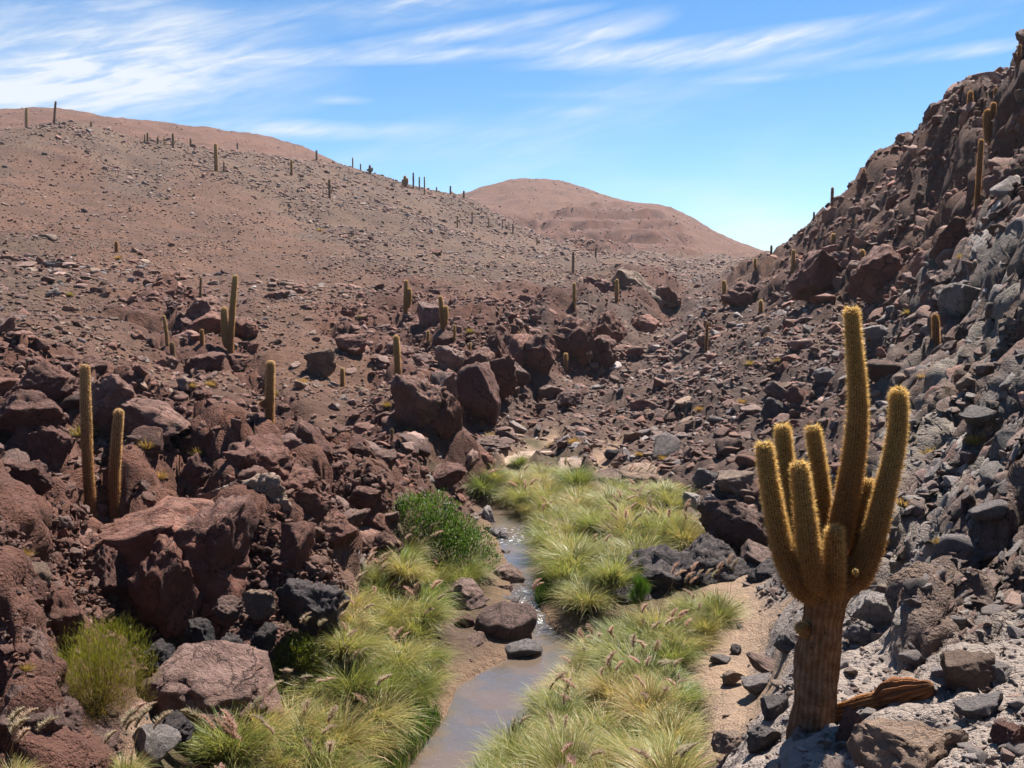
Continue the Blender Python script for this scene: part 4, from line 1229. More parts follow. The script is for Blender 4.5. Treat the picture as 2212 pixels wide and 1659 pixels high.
rockmat_of = {}
for k in ind:
    v = int(ST['vid'][k])
    if v not in rockmat_of:
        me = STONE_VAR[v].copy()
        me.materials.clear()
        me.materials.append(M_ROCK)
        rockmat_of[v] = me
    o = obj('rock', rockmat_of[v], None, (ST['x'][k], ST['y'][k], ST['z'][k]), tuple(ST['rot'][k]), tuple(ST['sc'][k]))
    o.color = (*[float(q) for q in ST['cols'][k][:3]], 1)
    tag(o, describe_stone(k), 'rock', 'loose rocks ' + PLACE[ZN[ST['zi'][k]]])
rest = np.ones(len(app), bool)
rest[ind] = False
for name, zs, lab in (('slope_stones', ('soil', 'gray', 'far', 'farc', 'grass', 'bar', 'sand'), 'countless small stones strewn over the hillsides'), ('talus_stones', ('talus', 'rcl'), 'countless broken stones of the talus and crags'),
                      ('scree_stones', ('gc', 'scree'), 'countless grey stones of the scree and grey cliff'), ('bluff_stones', ('bluff',), 'countless red-brown stones on the lava bluffs')):
    m = rest & np.isin(ST['zi'], [ZN.index(z) for z in zs])
    gn_scatter(name, np.stack([ST['x'], ST['y'], ST['z']], 1)[m], ST['rot'][m], ST['sc'][m], ST['vid'][m], ST['cols'][m], lab)

# ------------------------------------------------------------------ cacti
def cactus_material():
    m, N, out = material('cactus_skin')
    col = N.n('ShaderNodeVertexColor', layer_name='Col').outputs[0]
    tc = N.n('ShaderNodeTexCoord')
    n1 = N.noise(tc.outputs['Object'], 9.0, 4, 0.65)
    n2 = N.noise(tc.outputs['Object'], 60.0, 2, 0.6)
    c1 = N.mix(N.ramp(n1, 0.48, 0.72, 0, 0.75), col, N.mix(1.0, col, (0.45, 0.38, 0.34, 1), 'MULTIPLY'))
    c2 = N.mix(N.ramp(n2, 0.5, 0.8, 0, 0.5), c1, N.mix(1.0, col, (1.5, 1.4, 1.25, 1), 'MULTIPLY'))
    b = N.n('ShaderNodeBump')
    b.inputs['Strength'].default_value = 0.4
    b.inputs['Distance'].default_value = 0.05
    N.link(n2, b.inputs['Height'])
    p = N.n('ShaderNodeBsdfPrincipled')
    p.inputs['Roughness'].default_value = 0.8
    p.inputs['Specular IOR Level'].default_value = 0.2
    N.link(c2, p.inputs['Base Color'])
    N.link(b.outputs[0], p.inputs['Normal'])
    N.link(p.outputs[0], out.inputs['Surface'])
    return m


def leaf_material(name, trans=0.5, rough=0.6, tgain=(1.0, 1.0, 1.0), vary=True):
    """thin plant matter: vertex colour, lets light through from behind"""
    m, N, out = material(name)
    col = N.n('ShaderNodeVertexColor', layer_name='Col').outputs[0]
    oi = N.n('ShaderNodeObjectInfo')
    var = N.mix(oi.outputs['Random'], (0.72, 0.86, 0.75, 1), (1.22, 1.08, 1.2, 1))
    if vary:
        col = N.mix(1.0, col, var, 'MULTIPLY')
    d = N.n('ShaderNodeBsdfPrincipled')
    d.inputs['Roughness'].default_value = rough
    d.inputs['Specular IOR Level'].default_value = 0.25
    N.link(col, d.inputs['Base Color'])
    t = N.n('ShaderNodeBsdfTranslucent')
    N.link(N.mix(1.0, col, RGBA(tgain), 'MULTIPLY'), t.inputs['Color'])
    mx = N.n('ShaderNodeMixShader')
    mx.inputs[0].default_value = trans
    N.link(d.outputs[0], mx.inputs[1])
    N.link(t.outputs[0], mx.inputs[2])
    N.link(mx.outputs[0], out.inputs['Surface'])
    return m


M_CACTUS = cactus_material()
M_SPINE = leaf_material('cactus_spines', 0.70, 0.35, (1.25, 1.15, 0.95), vary=False)


def catmull(P, n):
    P = np.asarray(P, float)
    k = len(P)
    if k == 2:
        t = np.linspace(0, 1, n)[:, None]
        return P[0] * (1 - t) + P[1] * t
    Q = np.concatenate([[2 * P[0] - P[1]], P, [2 * P[-1] - P[-2]]])
    out = []
    for s in np.linspace(0, k - 1 - 1e-6, n):
        i = int(s)
        t = s - i
        a, b, c_, d = Q[i], Q[i + 1], Q[i + 2], Q[i + 3]
        out.append(0.5 * ((2 * b) + (c_ - a) * t + (2 * a - 5 * b + 4 * c_ - d) * t * t + (3 * b - a - 3 * c_ + d) * t ** 3))
    return np.array(out)


def stem_geometry(path, radii, ribs=18, per=4, seglen=0.05, depth=0.10, cols=None, dome=True, seed=0, wob=0.03):
    """ribbed column swept along path; returns verts, faces, colours, rings (centre, frame, radius) for spines"""
    P = np.asarray(path, float)
    L = np.linalg.norm(np.diff(P, axis=0), axis=1).sum()
    n = max(6, int(L / seglen))
    C = catmull(P, n)
    Rr = catmull(np.stack([radii, radii, radii], 1), n)[:, 0]
    if dome:
        arc = np.concatenate([[0], np.cumsum(np.linalg.norm(np.diff(C, axis=0), axis=1))])
        rem = arc[-1] - arc
        rt = Rr[-1]
        # the last radius worth of length closes as a dome
        T = C[-1] - C[-2]
        T /= np.linalg.norm(T)
        th = np.linspace(0.12, math.pi / 2 - 0.06, 6)
        dome_c = C[-1] + np.outer(np.sin(th) * rt * 1.05, T)
        dome_r = rt * np.cos(th)
        C = np.concatenate([C, dome_c])
        Rr = np.concatenate([Rr, dome_r])
        n = len(C)
    Tn = np.gradient(C, axis=0)
    Tn /= np.linalg.norm(Tn, axis=1, keepdims=True)
    fx = np.cross(np.array([0, 1.0, 0.2]), Tn[0])
    fx /= np.linalg.norm(fx)
    FX = np.zeros_like(C)
    FY = np.zeros_like(C)
    for i in range(n):
        fx = fx - Tn[i] * (fx @ Tn[i])
        fx /= np.linalg.norm(fx)
        FX[i] = fx
        FY[i] = np.cross(Tn[i], fx)
    m = ribs * per
    a = np.arange(m) / m * 2 * math.pi
    prof = 1 + depth * (np.cos(a * ribs) - 0.4)
    ph = np.linspace(0, 1, n)
    V = C[:, None, :] + (Rr[:, None] * prof[None])[:, :, None] * (np.cos(a)[None, :, None] * FX[:, None, :] + np.sin(a)[None, :, None] * FY[:, None, :])
    nz = fbm(V.reshape(-1, 3) * 3.0 + seed * 5.1, 3, seed).reshape(n, m)
    V = V + (V - C[:, None, :]) * (nz * wob * 4)[:, :, None]
    verts = V.reshape(-1, 3)
    idx = np.arange(n * m).reshape(n, m)
    F = np.stack([idx[:-1], np.roll(idx[:-1], -1, 1), np.roll(idx[1:], -1, 1), idx[1:]], 2).reshape(-1, 4)
    # tip cap
    tip = C[-1] + Tn[-1] * Rr[-1] * 0.3
    verts = np.concatenate([verts, tip[None]])
    ti = len(verts) - 1
    cap = np.stack([idx[-1], np.roll(idx[-1], -1), np.full(m, ti), np.full(m, ti)], 1)
    tri = cap[:, :3]
    colv = None
    if cols is not None:
        K = np.asarray(cols, float)
        s = np.linspace(0, 1, len(K))
        cr = np.stack([np.interp(ph, s, K[:, k]) for k in range(3)], 1)
        colv = np.repeat(cr, m, 0)
        colv *= (1 + 0.25 * np.tile(np.cos(a * ribs), n))[:, None]
        colv = np.concatenate([colv, cr[-1:]])
    F3 = np.concatenate([F[:, [0, 1, 2]], F[:, [0, 2, 3]], tri])
    return verts, F3, colv, (C, FX, FY, Tn, Rr)


def spine_geometry(rings, ribs, spacing, per_areole, length, width, rs, depth=0.1, start=0.0, cols=((0.42, 0.26, 0.08), (0.66, 0.50, 0.24)), low=None):
    C, FX, FY, Tn, Rr = rings
    arc = np.concatenate([[0], np.cumsum(np.linalg.norm(np.diff(C, axis=0), axis=1))])
    s = np.arange(arc[-1] * start, arc[-1], spacing)
    fi = np.interp(s, arc, np.arange(len(C)))
    i0 = np.minimum(fi.astype(int), len(C) - 2)
    f = (fi - i0)[:, None]

    def lerp(A):
        return A[i0] * (1 - f) + A[i0 + 1] * f
    Cc, X, Y, T = lerp(C), lerp(FX), lerp(FY), lerp(Tn)
    R = np.interp(fi, np.arange(len(C)), Rr)
    a = np.arange(ribs) / ribs * 2 * math.pi
    nr = np.cos(a)[None, :, None] * X[:, None, :] + np.sin(a)[None, :, None] * Y[:, None, :]
    base = Cc[:, None, :] + nr * (R * (1 + depth * 0.55))[:, None, None]
    T2 = np.repeat(T[:, None, :], ribs, 1)
    base, nr, T2 = (np.repeat(q.reshape(-1, 3), per_areole, 0) for q in (base, nr, T2))
    n = len(base)
    base = base + T2 * rs.uniform(-spacing / 2, spacing / 2, (n, 1))
    tang = np.cross(nr, T2)
    d = nr * rs.uniform(0.35, 1.0, (n, 1)) + tang * rs.normal(0, .5, (n, 1)) + T2 * rs.normal(0.15, .5, (n, 1))
    d /= np.linalg.norm(d, axis=1, keepdims=True)
    ln = length * rs.uniform(.5, 1.2, (n, 1))
    side = np.cross(d, rs.normal(size=(n, 3)))
    side /= np.linalg.norm(side, axis=1, keepdims=True)
    b0, b1, tp = base - side * width / 2, base + side * width / 2, base + d * ln
    verts = np.stack([b0, b1, tp], 1).reshape(-1, 3)
    F = np.arange(n * 3).reshape(-1, 3)
    mixv = rs.uniform(0, 1, (n, 1))
    cc = np.array(cols[0]) * (1 - mixv) + np.array(cols[1]) * mixv
    if low is not None:
        lk = np.repeat(np.repeat(np.clip(1.0 - s / (arc[-1] * 0.75), 0, 1), ribs), per_areole)[:, None]
        cc = cc * (1 - lk) + np.array(low) * lk * rs.uniform(.7, 1.2, (n, 1))
    return verts, F, np.repeat(cc, 3, 0)


C_TIP, C_UP, C_LOW, C_BARK = (0.20, 0.165, 0.068), (0.19, 0.13, 0.05), (0.19, 0.097, 0.036), (0.25, 0.155, 0.085)
C_ORANGE = (0.185, 0.085, 0.03)


def bark_material():
    m, N, out = material('cactus_bark')
    col = N.n('ShaderNodeVertexColor', layer_name='Col').outputs[0]
    tc = N.n('ShaderNodeTexCoord')
    mp = N.n('ShaderNodeMapping')
    mp.inputs['Scale'].default_value = (1, 1, 0.28)
    N.link(tc.outputs['Object'], mp.inputs[0])
    n1 = N.noise(mp.outputs[0], 26.0, 5, 0.65, 0.6)
    n2 = N.noise(tc.outputs['Object'], 7.0, 5, 0.65)
    c1 = N.mix(N.ramp(n2, 0.35, 0.7), N.mix(1.0, col, (0.75, 0.66, 0.6, 1), 'MULTIPLY'), N.mix(1.0, col, (1.5, 1.5, 1.55, 1), 'MULTIPLY'))
    c2 = N.mix(N.ramp(n1, 0.40, 0.30), c1, N.mix(1.0, col, (0.16, 0.13, 0.12, 1), 'MULTIPLY'))
    b = N.n('ShaderNodeBump')
    b.inputs['Strength'].default_value = 1.0
    b.inputs['Distance'].default_value = 0.06
    N.link(n1, b.inputs['Height'])
    p = N.n('ShaderNodeBsdfPrincipled')
    p.inputs['Roughness'].default_value = 0.9
    p.inputs['Specular IOR Level'].default_value = 0.15
    N.link(c2, p.inputs['Base Color'])
    N.link(b.outputs[0], p.inputs['Normal'])
    N.link(p.outputs[0], out.inputs['Surface'])
    return m


def hero_cactus():
    Y0 = 9.4
    base = at(1756, 1588, Y0)
    base.z = g1(base.x, base.y)
    root = bpy.data.objects.new('giant_cactus', None)
    COL.objects.link(root)
    root.location = base
    tag(root, 'great many-armed golden-spined cactus standing in the right foreground', 'cactus')

    def pt(U, V, dy=0.0):
        p = at(U, V, Y0 + dy)
        return p - base

    px = Y0 / FBIG
    rs = np.random.RandomState(5)

    bark = bark_material()

    def part(name, pts, widths, cols, ribs=20, start=0.0, sp=0.020, per=7, ln=0.052, parent=root, seg=0.035, seed=1, wob=0.012, depth=0.085, spines=True, dome=True):
        P = [pt(*q) for q in pts]
        rad = [w * px / 2 * (0.73 if name != 'trunk' else 0.92) for w in widths]
        v, f, cv, rings = stem_geometry(P, rad, ribs, 4, seg, depth, cols, dome, seed, wob)
        o = obj(name, mesh_np(name, v, f, bark if name == 'trunk' else M_CACTUS, cv), parent)
        if spines:
            v, f, cv = spine_geometry(rings, ribs, sp, per, ln, 0.0055, rs, depth, start, low=(0.34, 0.175, 0.06))
            so = obj('spines', mesh_np('spines', v, f, M_SPINE, cv, False), o)
        return o
    tr = part('trunk', [(1752, 1625, 0), (1757, 1560, 0), (1762, 1480, 0), (1768, 1400, 0), (1777, 1320, 0), (1788, 1265, 0), (1796, 1215, .02)], [112, 100, 99, 98, 94, 100, 78],
              [(0.17, 0.10, 0.058), (0.20, 0.122, 0.07), (0.20, 0.118, 0.063), (0.19, 0.098, 0.044), C_LOW, C_ORANGE], 22, 0.72, 0.03, 3, 0.03, wob=0.06, depth=0.02)
    arms = [
        ([(1775, 1300, -.05), (1735, 1270, -.15), (1700, 1215, -.2), (1681, 1145, -.2), (1668, 1075, -.2), (1657, 1010, -.2), (1652, 968, -.2)], [60, 62, 56, 50, 46, 42, 38], [C_ORANGE, C_LOW, C_UP, C_TIP], 'leftmost arm, curving out from the trunk'),
        ([(1785, 1270, .1), (1752, 1225, .25), (1727, 1170, .3), (1711, 1100, .3), (1699, 1020, .3), (1691, 930, .3)], [52, 54, 46, 42, 40, 37], [C_ORANGE, C_LOW, C_UP, C_TIP], 'second arm from the left, behind the front arm'),
        ([(1785, 1280, -.15), (1758, 1250, -.3), (1748, 1190, -.36), (1740, 1120, -.36), (1733, 1060, -.36), (1727, 1012, -.36)], [48, 54, 54, 50, 44, 40], [C_ORANGE, C_LOW, C_UP, C_TIP], 'thick front arm left of the trunk axis'),
        ([(1795, 1260, .12), (1786, 1190, .3), (1780, 1120, .34), (1773, 1040, .34), (1763, 970, .34), (1757, 930, .34)], [46, 46, 42, 39, 36, 34], [C_ORANGE, C_LOW, C_UP, C_TIP], 'slender arm left of the tallest'),
        ([(1794, 1250, .05), (1806, 1180, .1), (1822, 1110, .12), (1838, 1030, .12), (1850, 940, .12), (1853, 860, .12), (1848, 780, .12), (1843, 720, .12), (1840, 675, .12)], [66, 66, 62, 58, 53, 45, 38, 34, 31], [C_ORANGE, C_ORANGE, C_LOW, C_LOW, C_UP, C_TIP], 'tallest arm, rising high above the others'),
        ([(1800, 1290, -.15), (1803, 1250, -.26), (1803, 1200, -.3), (1803, 1152, -.3)], [44, 48, 47, 43], [C_ORANGE, C_LOW, C_LOW, C_UP], 'short stubby front arm'),
        ([(1840, 1235, .1), (1854, 1180, .16), (1862, 1120, .18), (1870, 1075, .18), (1873, 1046, .18)], [40, 40, 37, 35, 34], [C_ORANGE, C_ORANGE, C_LOW, C_UP], 'short dark arm between the tallest and the right arm'),
        ([(1795, 1285, -.05), (1845, 1255, -.1), (1876, 1200, -.12), (1895, 1130, -.12), (1913, 1055, -.12), (1930, 985, -.12), (1940, 915, -.12), (1941, 853, -.12)], [62, 66, 62, 56, 51, 46, 42, 38], [C_ORANGE, C_ORANGE, C_LOW, C_UP, C_UP, C_TIP], 'right-hand arm, second tallest'),
    ]
    for k, (pts, w, cols, lab) in enumerate(arms):
        a = part('arm', pts, w, cols, 20, 0.12, seed=10 + k)
        a['label'] = lab
    part('bud', [(1748, 1368, -.05), (1738, 1362, -.1), (1730, 1356, -.12)], [30, 36, 33], [C_ORANGE, C_UP], 14, 0.2, 0.02, 5, 0.03, seed=30)
    part('bud', [(1850, 1242, -.3), (1848, 1233, -.34)], [12, 12], [C_UP, C_TIP], 8, 0.2, 0.012, 4, 0.02, seed=31, seg=.01)
    return root


hero_cactus()


def column_cactus(U, Vb, Vt, w, label, group, lean=0.0, sides=(), tone='gold', Y=None, bend=0.0):
    """a single column (with optional side arms as (dU, dVbase, dVtop, w) in photo pixels)"""
    p = hit(U, Vb) if Y is None else at(U, Vb, Y)
    k = 0
    while (p is None or p.y > 420) and k < 12:
        k += 1
        p = hit(U, Vb + 2 * k)
    if p is None:
        return None
    Yc = p.y
    m = Yc / FBIG
    hgt = (Vb - Vt) * m * 1.02
    rad = max(w * m / 2 * .72, 0.05)
    px_h = (Vb - Vt) * KS
    far = px_h < 11
    mid = px_h < 34
    rs = np.random.RandomState(int(U * 7 + Vb))
    pal = {'gold': [(0.20, 0.105, 0.045), (0.215, 0.125, 0.045), (0.235, 0.165, 0.06), (0.29, 0.22, 0.10)],
           'green': [(0.17, 0.07, 0.03), (0.20, 0.09, 0.035), (0.22, 0.125, 0.055), (0.25, 0.165, 0.08)],
           'orange': [(0.13, 0.06, 0.03), (0.16, 0.08, 0.035), (0.22, 0.12, 0.05)],
           'dark': [(0.12, 0.075, 0.05), (0.14, 0.09, 0.05), (0.17, 0.12, 0.06)]}[tone]
    dx = lean * m
    path = [(0, 0, -0.15), (dx * .25 + bend * m, 0, hgt * .33), (dx * .6 + bend * m * .6, 0, hgt * .66), (dx, 0, hgt - rad)]
    ribs, per = (8, 2) if far else (12, 3) if mid else (18, 4)
    seg = hgt / 8 if far else hgt / 22 if mid else hgt / 60
    dsp = dict(far=(hgt / 12, 2, rad * .8, rad * .12), mid=(hgt / 45, 3, rad * .5, rad * .06), near=(hgt / 110, 4, rad * .38, 0.009))['far' if far else 'mid' if mid else 'near']
    cspn = {'orange': ((0.36, 0.19, 0.075), (0.48, 0.29, 0.13)), 'dark': ((0.25, 0.17, 0.10), (0.3, 0.2, 0.12))}.get(tone, ((0.46, 0.28, 0.13), (0.60, 0.44, 0.26)))

    def build(path, rads, sd):
        v, f, cv, rings = stem_geometry(path, rads, ribs, per, seg, 0.06, pal, True, sd, 0.03)
        sv, sf, scv = spine_geometry(rings, ribs, dsp[0], dsp[1], dsp[2], dsp[3], rs, 0.09, 0.0, cspn, (0.30, 0.15, 0.06) if tone in ('green', 'gold') else None)
        return (v, f, cv), (sv, sf, scv)
    st, sp = build(path, [rad * 1.05, rad, rad * .98, rad * .86], 3)
    loc = (p.x, p.y, g1(p.x, p.y))
    if far and not sides:
        v = np.concatenate([st[0], sp[0]])
        f = np.concatenate([st[1], sp[1] + len(st[0])])
        me = mesh_np('column_cactus', v, f, M_CACTUS, np.concatenate([st[2], sp[2]]))
        me.materials.append(M_SPINE)
        mi = np.zeros(len(f), np.int32)
        mi[len(st[1]):] = 1
        me.polygons.foreach_set('material_index', mi)
        o = obj('column_cactus', me, None, loc)
    else:
        o = bpy.data.objects.new('column_cactus', None)
        COL.objects.link(o)
        o.location = loc
        so = obj('stem', mesh_np('stem', st[0], st[1], M_CACTUS, st[2]), o)
        obj('spines', mesh_np('spines', sp[0], sp[1], M_SPINE, sp[2], False), so)
        for (dU, dVb, dVt, sw) in sides:
            r2 = max(sw * m / 2, .05)
            x2 = dU * m
            z0, z1 = (Vb - dVb) * m, (Vb - dVt) * m
            a_, b_ = build([(x2 * .1, -.02, z0 - abs(x2) * .3), (x2 * .7, -.04, z0), (x2, -.05, z0 + (z1 - z0) * .5), (x2, -.05, z1 - r2)], [r2, r2, r2, r2 * .9], 8)
            ao = obj('arm', mesh_np('arm', a_[0], a_[1], M_CACTUS, a_[2]), o)
            obj('spines', mesh_np('spines', b_[0], b_[1], M_SPINE, b_[2], False), ao)
    tag(o, label, 'cactus', group)
    return o


GL, GRD, GRR, GG = 'cacti on the near left bluff and slope', 'cacti along the left ridge', 'cacti on the right crags', 'cacti around the gorge'
column_cactus(198, 1108, 786, 29, 'taller of the paired cacti on the bluff, its lower stem red-brown', GL, -4, bend=-4, tone='green')
column_cactus(248, 1103, 882, 29, 'shorter of the paired cacti, leaning right', GL, 16, tone='green', bend=-2)
column_cactus(582, 952, 779, 25, 'lone cactus with a small bud on its left side, mid left slope', GL, 6, sides=[(-14, 872, 858, 14)], tone='green')
column_cactus(497, 770, 597, 17, 'tall leaning cactus with a shorter arm on its left', GL, 15, sides=[(-10, 742, 662, 14)])
column_cactus(861, 853, 725, 18, 'lone straight cactus on the rim left of the gorge mouth', GL, -4)
column_cactus(433, 641, 600, 7, 'thin dark cactus above the tall double cactus outcrop', GL, 2, tone='dark')
column_cactus(437, 756, 711, 12, 'short orange cactus left of the tall double cactus', GL, 0, tone='orange')
column_cactus(362, 748, 682, 10, 'crooked leaning cactus left of the short orange one', GL, -6, tone='gold')
column_cactus(374, 772, 738, 14, 'stubby brown cactus at the foot of the crooked one', GL, -2, tone='dark')
column_cactus(740, 834, 794, 13, 'short golden cactus right of the tan crag', GL, 0)
column_cactus(500, 962, 930, 11, 'small dark cactus in the rocks left of the lone budded one', GL, 1, tone='dark')
column_cactus(252, 545, 521, 10, 'small orange cactus alone on the open left slope', GL, 0, tone='orange')
column_cactus(876, 682, 606, 12, 'cactus with a close second stem on the gorge rim', GG, 2, sides=[(9, 660, 622, 9)])
column_cactus(957, 722, 640, 13, 'cactus with a side stem above the gorge rim boulders', GG, -5, sides=[(6, 700, 660, 10)])
column_cactus(925, 742, 714, 9, 'small cactus left of the rounded gorge-rim boulder', GG)
column_cactus(982, 742, 702, 8, 'slim cactus just right of the rounded gorge-rim boulder', GG)
column_cactus(1015, 762, 740, 8, 'tiny cactus farthest right on the gorge-rim boulders', GG)
column_cactus(1043, 927, 864, 12, 'orange cactus beside the dark cleft of the gorge mouth', GG, -1, tone='orange')
column_cactus(1222, 796, 762, 12, 'short cactus on the gorge floor against the shaded wall', GG)
column_cactus(1238, 592, 544, 7, 'thin dark cactus above the gorge on the slope', GG, tone='dark')
column_cactus(1240, 676, 612, 10, 'pale cactus on the gorge rim left of the great crag', GG)
column_cactus(1332, 656, 604, 11, 'cactus in front of the great dome-shaped crag', GG)
column_cactus(1287, 556, 534, 6, 'tiny dark cactus beyond the gorge rim', GG, tone='dark')
column_cactus(1120, 740, 716, 7, 'small cactus on the upper left gorge wall', GG)
column_cactus(847, 955, 925, 7, 'thin brown cactus on the slope above the leafy bush', GG, tone='dark')
column_cactus(1565, 661, 606, 13, 'yellowish cactus at the head of the gorge, foot of the right crags', GRR, -2)
column_cactus(1643, 676, 648, 12, 'short cactus on the talus right of the gorge head', GRR)
column_cactus(1525, 762, 698, 9, 'thin reddish cactus on the talus', GRR, 2, tone='orange')
column_cactus(2022, 736, 678, 20, 'short thick orange cactus on the grey cliff', GRR, -4, tone='orange')
column_cactus(2110, 456, 308, 14, 'tall cactus high on the right crags with glowing rim', GRR, 4, tone='orange')
column_cactus(2140, 312, 225, 15, 'thick cactus with a yellow side arm above the tall one on the crags', GRR, 3, sides=[(-10, 295, 238, 14)], tone='orange')
column_cactus(2095, 238, 198, 14, 'dark cactus near the crest, left of the thick one with a yellow arm', GRR, 0, tone='orange')
column_cactus(2150, 226, 190, 10, 'cactus near the crest above the thick one with a yellow arm', GRR, 0, tone='orange')
column_cactus(2200, 140, 98, 9, 'cactus on the crest at the upper right corner', GRR, 1, tone='orange')
column_cactus(2167, 378, 352, 13, 'stub cactus right of the tall one high on the crags', GRR, 0, tone='orange')
column_cactus(1865, 406, 366, 9, 'cactus on the crags just below the crest, left part', GRR, 0, tone='orange')
column_cactus(1797, 452, 406, 9, 'cactus on the lower crest of the right crags', GRR, 0, tone='orange')
column_cactus(1758, 478, 458, 6, 'tiny cactus lower down the crest of the right crags', GRR, tone='dark')
column_cactus(1713, 592, 540, 11, 'cactus with pale spines on the lower right crags', GRR)
column_cactus(1862, 567, 539, 14, 'bushy golden cactus on the middle of the right crags', GRR)
column_cactus(1800, 528, 504, 12, 'yellow cactus tuft on the right crags', GRR)
column_cactus(1666, 541, 522, 7, 'dark cactus on the saddle left of the right crags', GRR, tone='dark')
column_cactus(1631, 578, 558, 9, 'golden stub cactus at the foot of the right crags', GRR)
column_cactus(2058, 216, 194, 4, 'needle-thin cactus on the right crest skyline', GRR, tone='dark')
column_cactus(2008, 243, 232, 6, 'stub on the right crest skyline', GRR, tone='dark')
RIDGE = [(57, 276, 234, 8, 2), (117, 268, 221, 6, 5), (197, 274, 262, 5, 0), (313, 308, 290, 4, 0), (319, 309, 287, 6, 0), (341, 311, 296, 6, 0), (355, 313, 297, 4, 0), (374, 320, 289, 6, 0), (412, 317, 299, 6, 0), (467, 370, 312, 10, 0),
         (484, 372, 350, 5, 0), (513, 322, 308, 5, 0), (630, 379, 345, 7, 0), (684, 346, 325, 6, 0), (712, 428, 388, 7, 0), (762, 362, 341, 4, 0), (779, 364, 350, 4, 0), (799, 376, 357, 7, 0), (875, 404, 380, 9, 0), (893, 407, 374, 5, 0), (906, 410, 383, 4, 0), (917, 420, 383, 4, 0),
         (943, 412, 402, 4, 0), (973, 416, 398, 5, 0), (1002, 428, 412, 6, 0), (988, 492, 466, 4, 0), (1020, 480, 458, 4, 0), (1056, 492, 470, 4, 0), (1108, 505, 484, 4, 0), (1085, 495, 475, 3, 0), (1160, 530, 512, 4, 0)]
ORD = 'first second third fourth fifth sixth seventh eighth ninth tenth eleventh twelfth thirteenth fourteenth fifteenth sixteenth seventeenth eighteenth nineteenth twentieth twenty-first twenty-second twenty-third twenty-fourth twenty-fifth twenty-sixth twenty-seventh twenty-eighth twenty-ninth thirtieth thirty-first'.split()
for k, (U, vb, vt, w, ln) in enumerate(sorted(RIDGE)):
    column_cactus(U, vb, vt, w, f'distant cactus on the left ridge, {ORD[k]} from the left picture edge', GRD, ln, tone='dark' if k % 3 else 'gold', sides=[(5, vb - 6, vt + 5, 4), (-5, vb - 8, vt + 8, 4)] if U in (799, 875) else ())


def cactus_log():
    a, b = hit(1800, 1552), hit(1996, 1508)
    root = bpy.data.objects.new('fallen_cactus_log', None)
    COL.objects.link(root)
    root.location = a
    tag(root, 'orange-brown fallen dead cactus trunk lying on the scree right of the great cactus', 'log')
    d = b - a
    px = a.y / FBIG

    def P(t, dz):
        q = a + d * t
        return (q.x - a.x, q.y - a.y, q.z - a.z + dz)
    r = 21 * px
    v, f, cv, _ = stem_geometry([P(0, r * .7), P(.2, r * .7), P(.42, r * .75), P(.55, r * .8)], [r * .9, r, r * .95, r * .75], 13, 4, 0.03, 0.16, [(0.21, 0.09, 0.03), (0.24, 0.105, 0.035), (0.19, 0.08, 0.03)], True, 3, 0.09)
    obj('wood', mesh_np('wood', v, f, M_CACTUS, cv), root)
    v, f, cv, _ = stem_geometry([P(.5, r * .9), P(.65, r * 1.0), P(.85, r * 1.1), P(1, r * 1.1)], [r * .9, r * 1.15, r * 1.1, r * .85], 11, 4, 0.03, 0.2, [(0.15, 0.06, 0.025), (0.18, 0.07, 0.025), (0.14, 0.058, 0.022)], True, 4, 0.12)
    obj('wood', mesh_np('wood', v, f, M_CACTUS, cv), root)


cactus_log()

# ------------------------------------------------------------------ grass, shrubs
M_GRASS = leaf_material('grass_blades', 0.42, 0.42, (1.05, 1.08, 0.7))
M_PLUME = leaf_material('seed_plumes', 0.45, 0.7, (1.1, 1.0, 0.9))
M_LEAF = leaf_material('shrub_leaves', 0.4, 0.5, (1.05, 1.1, 0.6))
M_TWIG = leaf_material('twigs', 0.05, 0.8)


def strips(root, dirv, L, lean, droop, width, seg, c0, c1, rs, curl=0.15):
    """arching blades; root (n,3), dirv azimuth (n), L, lean, droop, width (n); c0/c1 (n,3) base and tip colours"""
    n = len(root)
    hx, hy = np.cos(dirv), np.sin(dirv)
    P = np.zeros((n, seg + 1, 3))
    P[:, 0] = root
    tw = rs.normal(0, curl, n)
    for k in range(seg):
        t = (k + 0.5) / seg
        th = lean + droop * t ** 1.4
        ds = (L / seg)
        a = dirv + tw * t
        P[:, k + 1, 0] = P[:, k, 0] + ds * np.sin(th) * np.cos(a)
        P[:, k + 1, 1] = P[:, k, 1] + ds * np.sin(th) * np.sin(a)
        P[:, k + 1, 2] = P[:, k, 2] + ds * np.cos(th)
    sa = dirv + math.pi / 2 + rs.normal(0, .5, n)
    S = np.stack([np.cos(sa), np.sin(sa), rs.normal(0, .25, n)], 1)
    t = np.linspace(0, 1, seg + 1)
    wd = width[:, None] * (np.minimum(1, 0.55 + t * 1.5) * np.clip(1.12 - t ** 2.2, 0.06, 1))[None]
    A = P - S[:, None, :] * wd[:, :, None] / 2
    B = P + S[:, None, :] * wd[:, :, None] / 2
    V = np.stack([A, B], 2).reshape(n, -1, 3)
    b = (np.arange(n) * (seg + 1) * 2)[:, None]
    q = np.array([[2 * k, 2 * k + 1, 2 * k + 3, 2 * k + 2] for k in range(seg)])
    F = (b[:, :, None] + q[None]).reshape(-1, 4)
    cc = c0[:, None, :] * (1 - t)[None, :, None] + c1[:, None, :] * t[None, :, None]
    cc = np.repeat(cc, 2, 1).reshape(-1, 3)
    return V.reshape(-1, 3), F, cc


G_GREEN, G_YEL, G_STRAW, G_BLUE = np.array((0.115, 0.165, 0.028)), np.array((0.255, 0.25, 0.06)), np.array((0.43, 0.33, 0.155)), np.array((0.20, 0.23, 0.085))


